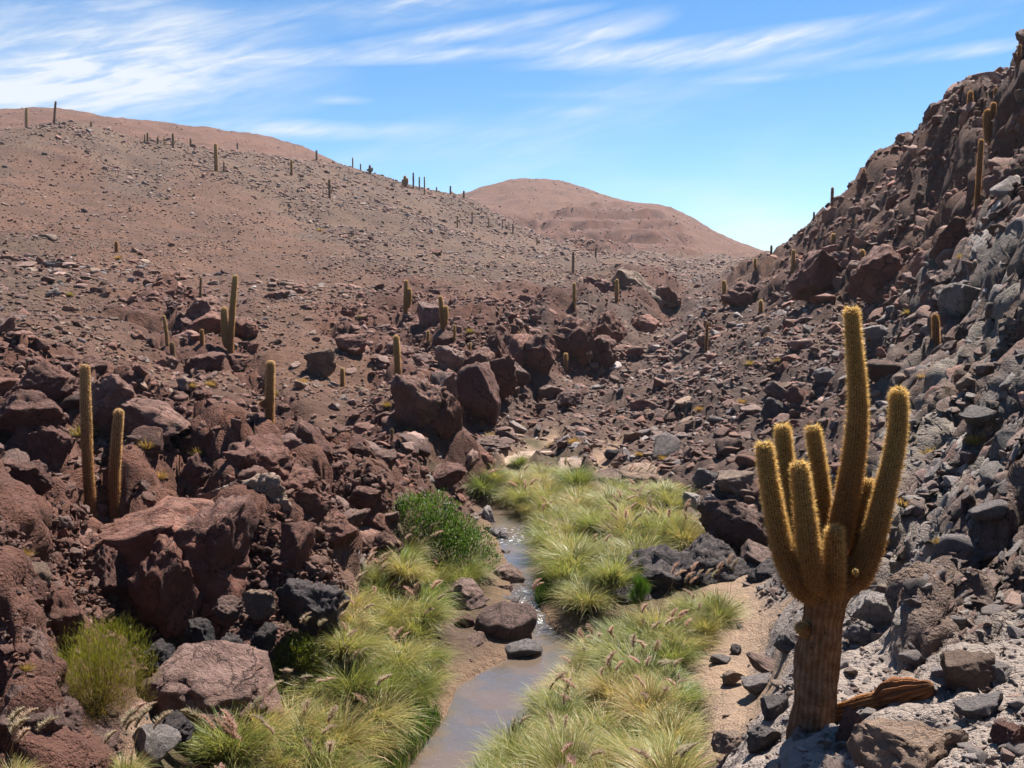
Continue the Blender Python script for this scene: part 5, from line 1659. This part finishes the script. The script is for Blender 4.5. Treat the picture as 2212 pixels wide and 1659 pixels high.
def tussock_mesh(seed, n=850, spread=0.16, height=1.0, strawy=0.25, droop=1.5):
    rs = np.random.RandomState(seed)
    a = rs.uniform(0, 2 * math.pi, n)
    rr = spread * np.sqrt(rs.uniform(0, 1, n))
    root = np.stack([np.cos(a) * rr, np.sin(a) * rr, np.full(n, -0.05)], 1)
    lobes_ = rs.uniform(0, 2 * math.pi, 15)
    az = np.where(rs.uniform(0, 1, n) < .6, lobes_[rs.randint(0, 15, n)] + rs.normal(0, .16, n), a + rs.normal(0, .5, n))
    lean = np.clip(rr / spread * 0.6 * rs.uniform(.4, 1.3, n) + rs.normal(0.05, .12, n), 0, 1.3)
    L = height * rs.uniform(.65, 1.25, n)
    dr = droop * rs.uniform(.4, 1.25, n)
    pick = rs.uniform(0, 1, n)[:, None]
    c = np.where(pick < strawy, G_STRAW, np.where(pick < strawy + .3, G_YEL, np.where(pick < strawy + .5, G_BLUE, G_GREEN)))
    c = c * rs.uniform(.75, 1.25, (n, 1))
    c0 = c * 0.5 + G_STRAW * 0.4
    V, F, cc = strips(root, az, L, lean, dr, rs.uniform(.008, .0135, n), 5, c0, c * 1.1 + np.array((.02, .015, .0)), rs)
    return mesh_np('tussock_leaves', V, F, M_GRASS, cc, True)


TUS = [tussock_mesh(700 + k, 1000, .17, 1.0, (.15, .25, .35, .2, .28, .18, .55, .12)[k], (1.6, 1.4, 1.8, 1.2, 1.5, 1.7, 1.6, 1.1)[k]) for k in range(8)]


def plume_mesh(seed):
    rs = np.random.RandomState(seed)
    # stalk
    n = 3
    V, F, C = strips(np.zeros((n, 3)), np.full(n, 0.0), np.full(n, .95), np.full(n, .08), np.full(n, .35), np.full(n, .009), 6, np.tile([.30, .24, .11], (n, 1)), np.tile([.36, .25, .14], (n, 1)), rs, 0)
    # head: hairs along the bent upper stalk
    m = 260
    t = rs.uniform(0, 1, m)
    x = .14 + .24 * t ** 1.3
    z = .86 + .30 * t - .06 * t * t
    root = np.stack([x, rs.normal(0, .004, m), z], 1)
    env = np.sin(np.clip(t * .9 + .12, 0, 1) * math.pi) * .065 + .02
    V2, F2, C2 = strips(root, rs.uniform(0, 6.28, m), env * rs.uniform(.7, 1.5, m), rs.uniform(.3, .9, m), np.full(m, .4), np.full(m, .011), 2,
                        np.tile([.42, .30, .21], (m, 1)) * rs.uniform(.8, 1.2, (m, 1)), np.tile([.54, .41, .31], (m, 1)) * rs.uniform(.8, 1.2, (m, 1)), rs)
    return mesh_np('seed_head', np.concatenate([V, V2]), np.concatenate([F, F2 + len(V)]), M_PLUME, np.concatenate([C, C2]))


PLU = [plume_mesh(800 + k) for k in range(4)]


def inside(poly, u, v):
    poly = np.asarray(poly, float)
    r = np.zeros(len(u), bool)
    j = len(poly) - 1
    for i in range(len(poly)):
        xi, yi = poly[i]
        xj, yj = poly[j]
        r ^= ((yi > v) != (yj > v)) & (u < (xj - xi) * (v - yi) / (yj - yi + 1e-9) + xi)
        j = i
    return r


PATCHES = [
    ('right', 'on the right bank', [(1090, 1640), (1170, 1545), (1265, 1450), (1330, 1405), (1400, 1385), (1480, 1345), (1560, 1345), (1570, 1370), (1490, 1410), (1465, 1450), (1465, 1530), (1475, 1600), (1500, 1760), (1020, 1760), (1060, 1680)], 0.58, (.62, 1.0), .55),
    ('left', 'on the left bank', [(740, 1350), (800, 1280), (880, 1210), (950, 1235), (1020, 1262), (1000, 1285), (910, 1320), (925, 1365), (945, 1430), (940, 1500), (905, 1560), (885, 1620), (860, 1760), (440, 1760), (480, 1650), (600, 1590), (620, 1500), (720, 1440)], 0.60, (.62, 1.0), .5),
    ('valley', 'in the valley meadow', [(1025, 1060), (1110, 1035), (1200, 1040), (1320, 1065), (1440, 1080), (1470, 1140), (1495, 1180), (1400, 1215), (1340, 1255), (1310, 1330), (1190, 1345), (1195, 1270), (1200, 1225), (1185, 1190), (1150, 1140), (1090, 1100), (1035, 1085)], 0.80, (.85, 1.3), .35),
    ('extra', 'at the edge of the sand', [(1100, 1000), (1200, 1005), (1200, 1035), (1110, 1030)], 1.0, (.6, .9), .2),
]
rs_g = np.random.RandomState(77)
TUSS = []
for (key, where, poly, mind, (s0, s1), plume_p) in PATCHES:
    n = 60000
    yy = rs_g.uniform(13.5, 52, n)
    xx = rs_g.uniform(-9, 12, n)
    zz = ground(xx, yy)
    u, v = project(xx, yy, zz)
    ok = inside(poly, u, v) & (stream_d(xx, yy) > np.where(yy < 24, 0.5, 0.25))
    acc = []
    for x, y, z in zip(xx[ok], yy[ok], zz[ok]):
        md = mind * (1 + max(0, y - 28) * 0.018)
        if all((x - a) ** 2 + (y - b) ** 2 > md * md for a, b, _ in acc):
            if any((x - rx) ** 2 + (y - ry) ** 2 < (rr * .8) ** 2 for rx, ry, rr in ROCKS):
                continue
            acc.append((x, y, z))
    for x, y, z in acc:
        TUSS.append((x, y, z, key, where, s0, s1, plume_p))
print('tussocks', len(TUSS))
GLM = [(1600, 1345, 'sand patch'), (1240, 1440, 'stream pool'), (1000, 1640, 'lower stream'), (1300, 1640, 'bottom picture edge'), (1540, 1560, 'scree rocks'), (1440, 1330, 'charcoal lava ridge'),
       (990, 1400, 'sand bar'), (700, 1430, 'small olive bush'), (560, 1560, 'purple-grey boulder'), (720, 1659, 'bottom picture edge'), (850, 1250, 'leafy green bush'), (1000, 1300, 'reddish purple boulder'),
       (1180, 1220, 'upper stream'), (1060, 1080, 'dark stream slot'), (1150, 1030, 'back sand bank'), (1330, 1070, 'long low rock'), (1470, 1110, 'talus foot'), (1250, 1320, 'rapids'), (860, 1500, 'water edge'), (1350, 1500, 'bank centre')]
plume_n = 0
for k, (x, y, z, key, where, s0, s1, pp) in enumerate(TUSS):
    sc = rs_g.uniform(s0, s1)
    root = bpy.data.objects.new('grass_tussock', None)
    COL.objects.link(root)
    root.location = (x, y, z)
    root.rotation_euler = (rs_g.normal(0, .13), rs_g.normal(0, .13), rs_g.uniform(0, 6.28))
    root.scale = (sc * rs_g.uniform(.95, 1.2), sc * rs_g.uniform(.95, 1.2), sc * rs_g.uniform(.55, 1.05))
    vi = rs_g.randint(0, 8)
    obj('leaves', TUS[vi], root)
    hue = ('fresh green', 'yellow-green', 'straw-flecked', 'pale green', 'yellow-green', 'fresh green', 'straw-coloured', 'bright green')[vi]
    np_ = 0
    if rs_g.uniform() < pp and y < 46:
        np_ = rs_g.randint(1, 5)
        for _ in range(np_):
            po = obj('seed_head', PLU[rs_g.randint(0, 4)], root, (rs_g.normal(0, .07), rs_g.normal(0, .07), 0), (rs_g.normal(0, .15), rs_g.normal(0, .15), rs_g.uniform(0, 6.28)), [rs_g.uniform(.8, 1.15)] * 3)
        plume_n += np_
    u, v = project(np.array([x]), np.array([y]), np.array([z]))
    u, v = float(u[0]), float(v[0])
    _, a_, b_, t = min(((u - a) ** 2 + (v - b) ** 2, a, b, t) for a, b, t in GLM)
    rel = ('behind' if v < b_ else 'before') if abs(v - b_) > abs(u - a_) else ('left of' if u < a_ else 'right of')
    form = 'plumed ' if np_ >= 3 else 'few-plumed ' if np_ else ''
    size = 'big' if sc > .9 else 'small' if sc < .72 else 'middling'
    tag(root, f'{size} {hue} {form}tussock {where} {rel} the {t}', 'grass tussock', 'grass tussocks ' + where)
print('plumes', plume_n)


def plume_clump(U, V, n, label, spread=0.35, lean=0.0):
    p = hit(U, V)
    root = bpy.data.objects.new('plume_grass', None)
    COL.objects.link(root)
    root.location = p
    obj('leaves', TUS[2], root, None, (0, 0, U), (.45, .45, .45))
    for k in range(n):
        obj('seed_head', PLU[k % 4], root, (rs_g.normal(0, spread * .4), rs_g.normal(0, spread * .3), 0), (rs_g.normal(0, .12), rs_g.normal(0, .12), rs_g.uniform(-.8, .8) + (math.pi if lean > 0 else 0)), [rs_g.uniform(.75, 1.05)] * 3)
    tag(root, label, 'grass', 'clumps of plumed grass')


plume_clump(520, 1690, 11, 'dense clump of tan plumes at the bottom edge below the purple-grey boulder', .6, 1)
plume_clump(30, 1720, 6, 'few tan plumes in the bottom left corner', .5)
plume_clump(270, 1690, 7, 'faint plumes at the bottom edge in front of the blue-grey rock', .6)
plume_clump(690, 1420, 6, 'tan plumes in front of the big hunched charcoal boulder', .4)
plume_clump(1465, 1320, 6, 'tan plumes at the foot of the charcoal lava ridge', .5)
plume_clump(1545, 1310, 7, 'tan plumes at the right end of the charcoal ridge above the sand', .6)
plume_clump(900, 1215, 8, 'upright tan plumes left of the leafy green bush foot', .6)
plume_clump(800, 1290, 7, 'tan plumes on the slope above the left bank grass', .7)
plume_clump(1390, 1065, 8, 'row of pale plumes in front of the long low rock', 1.2)
plume_clump(1130, 1345, 2, 'couple of short plumes by the rapids', .2)


def sedge(name, edges, label, seed, n):
    rs = np.random.RandomState(seed)
    roots = []
    for _ in range(n):
        side, y0, y1, w = edges[rs.randint(len(edges))]
        y = rs.uniform(y0, y1)
        l, r_ = float(np.interp(y, SRY, SRL)), float(np.interp(y, SRY, SRR))
        x = (l - w * rs.uniform(-.15, 1)) if side < 0 else (r_ + w * rs.uniform(-.15, 1))
        roots.append((x, y, max(g1(x, y), float(water_z(y)) - .02) - .02))
    root = np.array(roots)
    c = np.where(rs.uniform(0, 1, (n, 1)) < .3, G_YEL * .8, np.array((0.055, 0.12, 0.016))) * rs.uniform(.7, 1.3, (n, 1))
    V, F, cc = strips(root, rs.uniform(0, 6.28, n), rs.uniform(.18, .42, n), rs.uniform(0, .4, n), rs.uniform(.2, .9, n), rs.uniform(.008, .014, n), 3, c * .8, c * 1.1, rs)
    o = obj(name, mesh_np(name, V, F, M_GRASS, cc))
    tag(o, label, None, None, 'stuff')


sedge('sedge_fringe', [(1, 15.0, 19.6, .55), (-1, 15.5, 18.6, .5), (1, 25.2, 27.0, .35), (1, 20, 23, .3)], 'fringe of dark green sedge along the water edges', 3, 9000)


def bush(name, U, Vb, w, h, label, lobes, nleaf, leaf, cols, twigs=60, elong=1.6, broom=False, seed=1, dry=None, cat='shrub'):
    """shrub: leaves on twigs spread through several lobes; w,h in photo pixels; leaf length in metres"""
    p = hit(U, Vb)
    m = p.y / FBIG
    W, H = w * m / 2, h * m
    rs = np.random.RandomState(seed)
    root = bpy.data.objects.new(name, None)
    COL.objects.link(root)
    root.location = p
    tag(root, label, cat)
    cen, rad = [], []
    for (lx, lz, lr) in lobes:
        cen.append((lx * W, rs.uniform(-.35, .35) * W, lz * H))
        rad.append(lr * W)
    cen, rad = np.array(cen), np.array(rad)
    li = rs.choice(len(cen), nleaf, p=rad ** 2 / (rad ** 2).sum())
    d = rs.normal(size=(nleaf, 3))
    d /= np.linalg.norm(d, axis=1, keepdims=True)
    rr = rs.uniform(0.25, 1, nleaf) ** 0.45
    bumpy = 1 + 0.45 * fbm(d * 2.6 + li[:, None] * 5.0, 3, seed)
    P = cen[li] + d * (rr * rad[li] * bumpy)[:, None] * np.array([1, 1, .92])
    P[:, 2] = np.abs(P[:, 2]) + 0.02
    up = P - np.array([0, 0, -0.2 * H])
    az = np.arctan2(up[:, 1], up[:, 0]) + rs.normal(0, .7, nleaf)
    lean = np.arctan2(np.hypot(up[:, 0], up[:, 1]), up[:, 2]) * (.8 if broom else 1.0) + rs.normal(0, .35 if broom else .7, nleaf)
    ci = rs.uniform(0, 1, (nleaf, 1))
    C = np.where(ci < .4, cols[0], np.where(ci < .75, cols[1], cols[2])) * rs.uniform(.75, 1.25, (nleaf, 1))
    if dry is not None:                       # older, dry growth low down
        k = np.clip(1.15 - P[:, 2:3] / (H * .55), 0, 1) * rs.uniform(.3, 1, (nleaf, 1))
        C = C * (1 - k) + np.array(dry) * k
    V, F, cc = strips(P, az, leaf * rs.uniform(.6, 1.3, nleaf), lean, rs.uniform(0, .4, nleaf), leaf / elong * .5 * rs.uniform(.7, 1.2, nleaf), 2, C, C * 1.1, rs)
    obj('foliage', mesh_np('foliage', V, F, M_LEAF, cc), root)
    n = twigs
    tgt = cen[rs.randint(0, len(cen), n)] + rs.normal(0, .4, (n, 3)) * W * .6
    tgt[:, 2] = np.abs(tgt[:, 2])
    az = np.arctan2(tgt[:, 1], tgt[:, 0])
    V, F, cc = strips(rs.normal(0, .05, (n, 3)) * np.array([1, 1, .2]), az, np.linalg.norm(tgt, axis=1), np.arctan2(np.hypot(tgt[:, 0], tgt[:, 1]), tgt[:, 2]), rs.normal(0, .2, n), np.full(n, .016), 4, np.tile([.16, .10, .06], (n, 1)), np.tile([.18, .12, .06], (n, 1)), rs)
    obj('stems', mesh_np('stems', V, F, M_TWIG, cc), root)
    return root


bush('broom_shrub', 212, 1540, 245, 215, 'bushy yellow-green broom shrub with dry brown skirt in the lower left', [(-.1, .5, .72), (.25, .58, .66), (-.35, .42, .55), (.5, .4, .5), (.1, .74, .5), (0, .3, .75), (-.5, .16, .45), (.5, .16, .45), (0, .1, .6)], 17000, .08,
     [(.17, .175, .018), (.27, .225, .03), (.31, .225, .045)], 70, 7.0, True, 5, (.25, .13, .05))
bush('olive_bush', 640, 1462, 140, 105, 'small olive-green bush under the hunched charcoal boulder', [(-.3, .35, .55), (.3, .5, .55), (.0, .62, .45), (.6, .35, .4), (-.65, .2, .35)], 4500, .055, [(.10, .115, .014), (.15, .145, .022), (.07, .09, .013)], 40, 1.3, False, 6)
bush('leafy_bush', 975, 1235, 215, 175, 'leafy fresh green bush on the left bank above the stream', [(-.62, .78, .45), (-.3, .72, .48), (-.1, .52, .5), (.2, .42, .48), (.5, .28, .42), (.75, .14, .3), (-.5, .5, .4), (0, .3, .45), (-.85, .9, .25)], 9500, .075,
     [(.075, .135, .018), (.115, .165, .026), (.05, .095, .014)], 60, 1.0, False, 7)
bush('weed_clump', 1380, 1330, 70, 85, 'upright bright green weed between the charcoal ridge and the right bank grass', [(-.1, .4, .5), (.2, .6, .5), (0, .8, .4)], 1600, .16, [(.09, .16, .02), (.14, .2, .03), (.1, .15, .02)], 10, 8.0, True, 8)


def tuft_mesh(seed):
    rs = np.random.RandomState(seed)
    n = 260
    a = rs.uniform(0, 6.28, n)
    c = np.where(rs.uniform(0, 1, (n, 1)) < .6, np.array((.36, .22, .07)), np.array((.28, .19, .08))) * rs.uniform(.7, 1.25, (n, 1))
    V, F, cc = strips(np.stack([np.cos(a) * .12, np.sin(a) * .12, a * 0 - .02], 1) * rs.uniform(0, 1, (n, 1)), a, rs.uniform(.25, .55, n), rs.uniform(.05, 1.2, n), rs.uniform(0, .7, n), np.full(n, .022), 3, c, c * 1.1, rs)
    return mesh_np('dry_tuft', V, F, M_GRASS, cc)


TFT = [tuft_mesh(900 + k) for k in range(4)]
TUFTS = [(1240, 960, 34), (1062, 952, 40), (1190, 968, 26), (1432, 994, 26), (1620, 790, 26), (1678, 784, 24), (1510, 888, 24), (1602, 872, 24), (1660, 735, 24), (835, 880, 30), (888, 935, 26), (410, 838, 34), (455, 835, 30), (315, 970, 46), (345, 1035, 40), (430, 985, 40), (270, 1215, 40), (50, 1205, 44),
         (55, 1450, 40), (655, 830, 30), (590, 855, 30), (780, 690, 24), (1015, 720, 22), (2105, 960, 54), (2010, 990, 56), (1945, 1100, 56), (2030, 1175, 34), (1990, 820, 30), (1880, 640, 26), (1960, 680, 26), (2080, 560, 30), (2000, 1400, 26), (1470, 1055, 28), (1380, 985, 22), (150, 640, 22), (255, 560, 18),
         (690, 500, 14), (1120, 930, 30), (1745, 1345, 30), (1795, 1305, 26), (180, 945, 60), (228, 930, 46)]
for k, (U, V, w) in enumerate(TUFTS):
    p = hit(U, V)
    if p is None:
        continue
    s = w * p.y / FBIG / 0.75
    o = obj('dry_tuft', TFT[k % 4], None, p, (0, 0, k * 1.7), (s, s, s * .85))
    d = [((U - a_) ** 2 + (V - b_) ** 2, a_, b_, t) for a_, b_, t in LANDMARKS]
    _, a_, b_, t = min(d)
    dx, dy = U - a_, V - b_
    rel = ('above' if dy < 0 else 'below') if abs(dy) > abs(dx) else ('left of' if dx < 0 else 'right of')
    rank = sum(1 for q in TUFTS[:k] if min(((q[0] - aa) ** 2 + (q[1] - bb) ** 2, tt) for aa, bb, tt in LANDMARKS)[1] == t)
    tag(o, f"{('golden', 'straw-yellow', 'ochre', 'dry tan', 'rusty', 'pale')[rank % 6]} dry grass tuft {rel} {t}", 'dry tuft', 'dry tufts on the slopes')

# ------------------------------------------------------------------ the stream
def water_material():
    m, N, out = material('stream_water')
    geo = N.n('ShaderNodeNewGeometry')
    pos = geo.outputs['Position']
    mp = N.n('ShaderNodeMapping')
    mp.inputs['Scale'].default_value = (1.0, 0.55, 1.0)
    mp.inputs['Rotation'].default_value = (0, 0, 0.35)
    N.link(pos, mp.inputs[0])
    w1 = N.noise(mp.outputs[0], 5.0, 4, 0.6, 0.6)
    w2 = N.noise(mp.outputs[0], 22.0, 2, 0.6)
    sep = N.n('ShaderNodeSeparateXYZ')
    N.link(pos, sep.inputs[0])
    rapid = N.math('MULTIPLY', N.ramp(sep.outputs[1], 23.3, 24.2), N.ramp(sep.outputs[1], 27.6, 26.2))
    rapid2 = N.math('MULTIPLY', N.ramp(sep.outputs[1], 31.2, 31.8), N.ramp(sep.outputs[1], 34, 33))
    rp = N.math('MAXIMUM', rapid, rapid2)
    foam_glint = N.math('MULTIPLY', rp, N.ramp(N.noise(pos, 7.0, 4, 0.7), 0.53, 0.66))
    painted_glint = N.math('MULTIPLY', N.ramp(N.noise(pos, 26.0, 2, 0.7), 0.70, 0.76), 0.6)  # sun glints painted as pale specks over the whole stream, coloured like foam
    foam_glint = N.math('MAXIMUM', foam_glint, painted_glint)
    shallow = N.noise(pos, 0.8, 3, 0.6)
    body = N.mix(N.ramp(shallow, 0.4, 0.6), (0.115, 0.10, 0.093, 1), (0.15, 0.108, 0.08, 1))
    colr = N.mix(foam_glint, body, (0.72, 0.74, 0.76, 1))
    b = N.n('ShaderNodeBump')
    b.inputs['Distance'].default_value = 0.1
    N.link(N.math('MULTIPLY_ADD', rp, 0.5, 0.16), b.inputs['Strength'])
    N.link(N.math('MULTIPLY_ADD', w2, 0.25, w1), b.inputs['Height'])
    p = N.n('ShaderNodeBsdfPrincipled')
    p.inputs['Roughness'].default_value = 0.07
    p.inputs['IOR'].default_value = 1.45
    p.inputs['Specular IOR Level'].default_value = 1.0
    N.link(colr, p.inputs['Base Color'])
    N.link(b.outputs[0], p.inputs['Normal'])
    tr = N.n('ShaderNodeBsdfTransparent')
    tr.inputs['Color'].default_value = (0.85, 0.75, 0.62, 1)
    mx = N.n('ShaderNodeMixShader')
    N.link(N.math('MAXIMUM', N.math('MULTIPLY', foam_glint, 1.0), 0.8), mx.inputs[0])
    N.link(tr.outputs[0], mx.inputs[1])
    N.link(p.outputs[0], mx.inputs[2])
    N.link(mx.outputs[0], out.inputs['Surface'])
    return m


def build_water():
    ys = np.concatenate([np.arange(SRY[0] - 1, 30, 0.08), np.arange(30, SRY[-1], 0.15)])
    nx = 40
    t = np.linspace(-0.12, 1.12, nx)
    l, r_ = np.interp(ys, SRY, SRL), np.interp(ys, SRY, SRR)
    X = l[:, None] + (r_ - l)[:, None] * t[None]
    Yg = np.repeat(ys[:, None], nx, 1)
    P = np.stack([X.ravel(), Yg.ravel(), X.ravel() * 0], 1)
    rap = np.exp(-((ys - 25) / 1.2) ** 2) + 0.6 * np.exp(-((ys - 32.3) / .8) ** 2)
    Z = water_z(Yg) + 0.012 * perlin(P * np.array([3, 1.6, 1]), 3).reshape(X.shape) + (rap[:, None] * 0.09) * fbm(P * np.array([5, 3, 1]), 3, 8).reshape(X.shape)
    idx = np.arange(X.size).reshape(X.shape)
    F = np.stack([idx[:-1, :-1].ravel(), idx[:-1, 1:].ravel(), idx[1:, 1:].ravel(), idx[1:, :-1].ravel()], 1)
    o = obj('water', mesh_np('water', np.stack([X.ravel(), Yg.ravel(), Z.ravel()], 1), F, water_material()))
    tag(o, 'shallow muddy stream winding through the grass', None, None, 'structure')


build_water()


# ------------------------------------------------------------------ labels: tell apart the few that still read alike
by = {}
for o in SC.objects:
    if o.parent is None and o.get('category'):
        o['kind'] = 'thing'
        by.setdefault(o['label'], []).append(o)
for lab, os_ in by.items():
    if len(os_) in (2, 3):
        os_.sort(key=lambda q: q.location.x / max(q.location.y, 1))
        for o, wd in zip(os_, ('left one', 'right one') if len(os_) == 2 else ('left one', 'middle one', 'right one')):
            o['label'] = lab + ', ' + wd
    elif 3 < len(os_) <= 31:
        os_.sort(key=lambda q: q.location.x / max(q.location.y, 1))
        for k, o in enumerate(os_):
            o['label'] = lab + ', ' + ORD[k] + ' from the left'

for o in SC.objects:
    if o.parent is None and o.get('category') and len(o['label'].split()) > 16:
        o['label'] = o['label'].split(' ', 1)[1].replace('in the valley meadow', 'in the meadow')


# ------------------------------------------------------------------ thin desert haze
def build_haze():
    m = bpy.data.materials.new('desert_haze')
    m.use_nodes = True
    nt = m.node_tree
    nt.nodes.clear()
    out = nt.nodes.new('ShaderNodeOutputMaterial')
    pv = nt.nodes.new('ShaderNodeVolumePrincipled')
    pv.inputs['Color'].default_value = (0.86, 0.9, 1.0, 1)
    pv.inputs['Density'].default_value = 0.00011
    pv.inputs['Anisotropy'].default_value = 0.2
    nt.links.new(pv.outputs[0], out.inputs['Volume'])
    x0, x1, y0, y1, z0, z1 = -1200, 1200, -30, 1200, -60, 140
    v = [(x, y, z) for z in (z0, z1) for y in (y0, y1) for x in (x0, x1)]
    f = [(0, 2, 3, 1), (4, 5, 7, 6), (0, 1, 5, 4), (2, 6, 7, 3), (0, 4, 6, 2), (1, 3, 7, 5)]
    o = obj('haze', mesh_np('haze', v, f, m, smooth_shade=False))
    tag(o, 'thin dry haze over the distant hills', None, None, 'stuff')


build_haze()
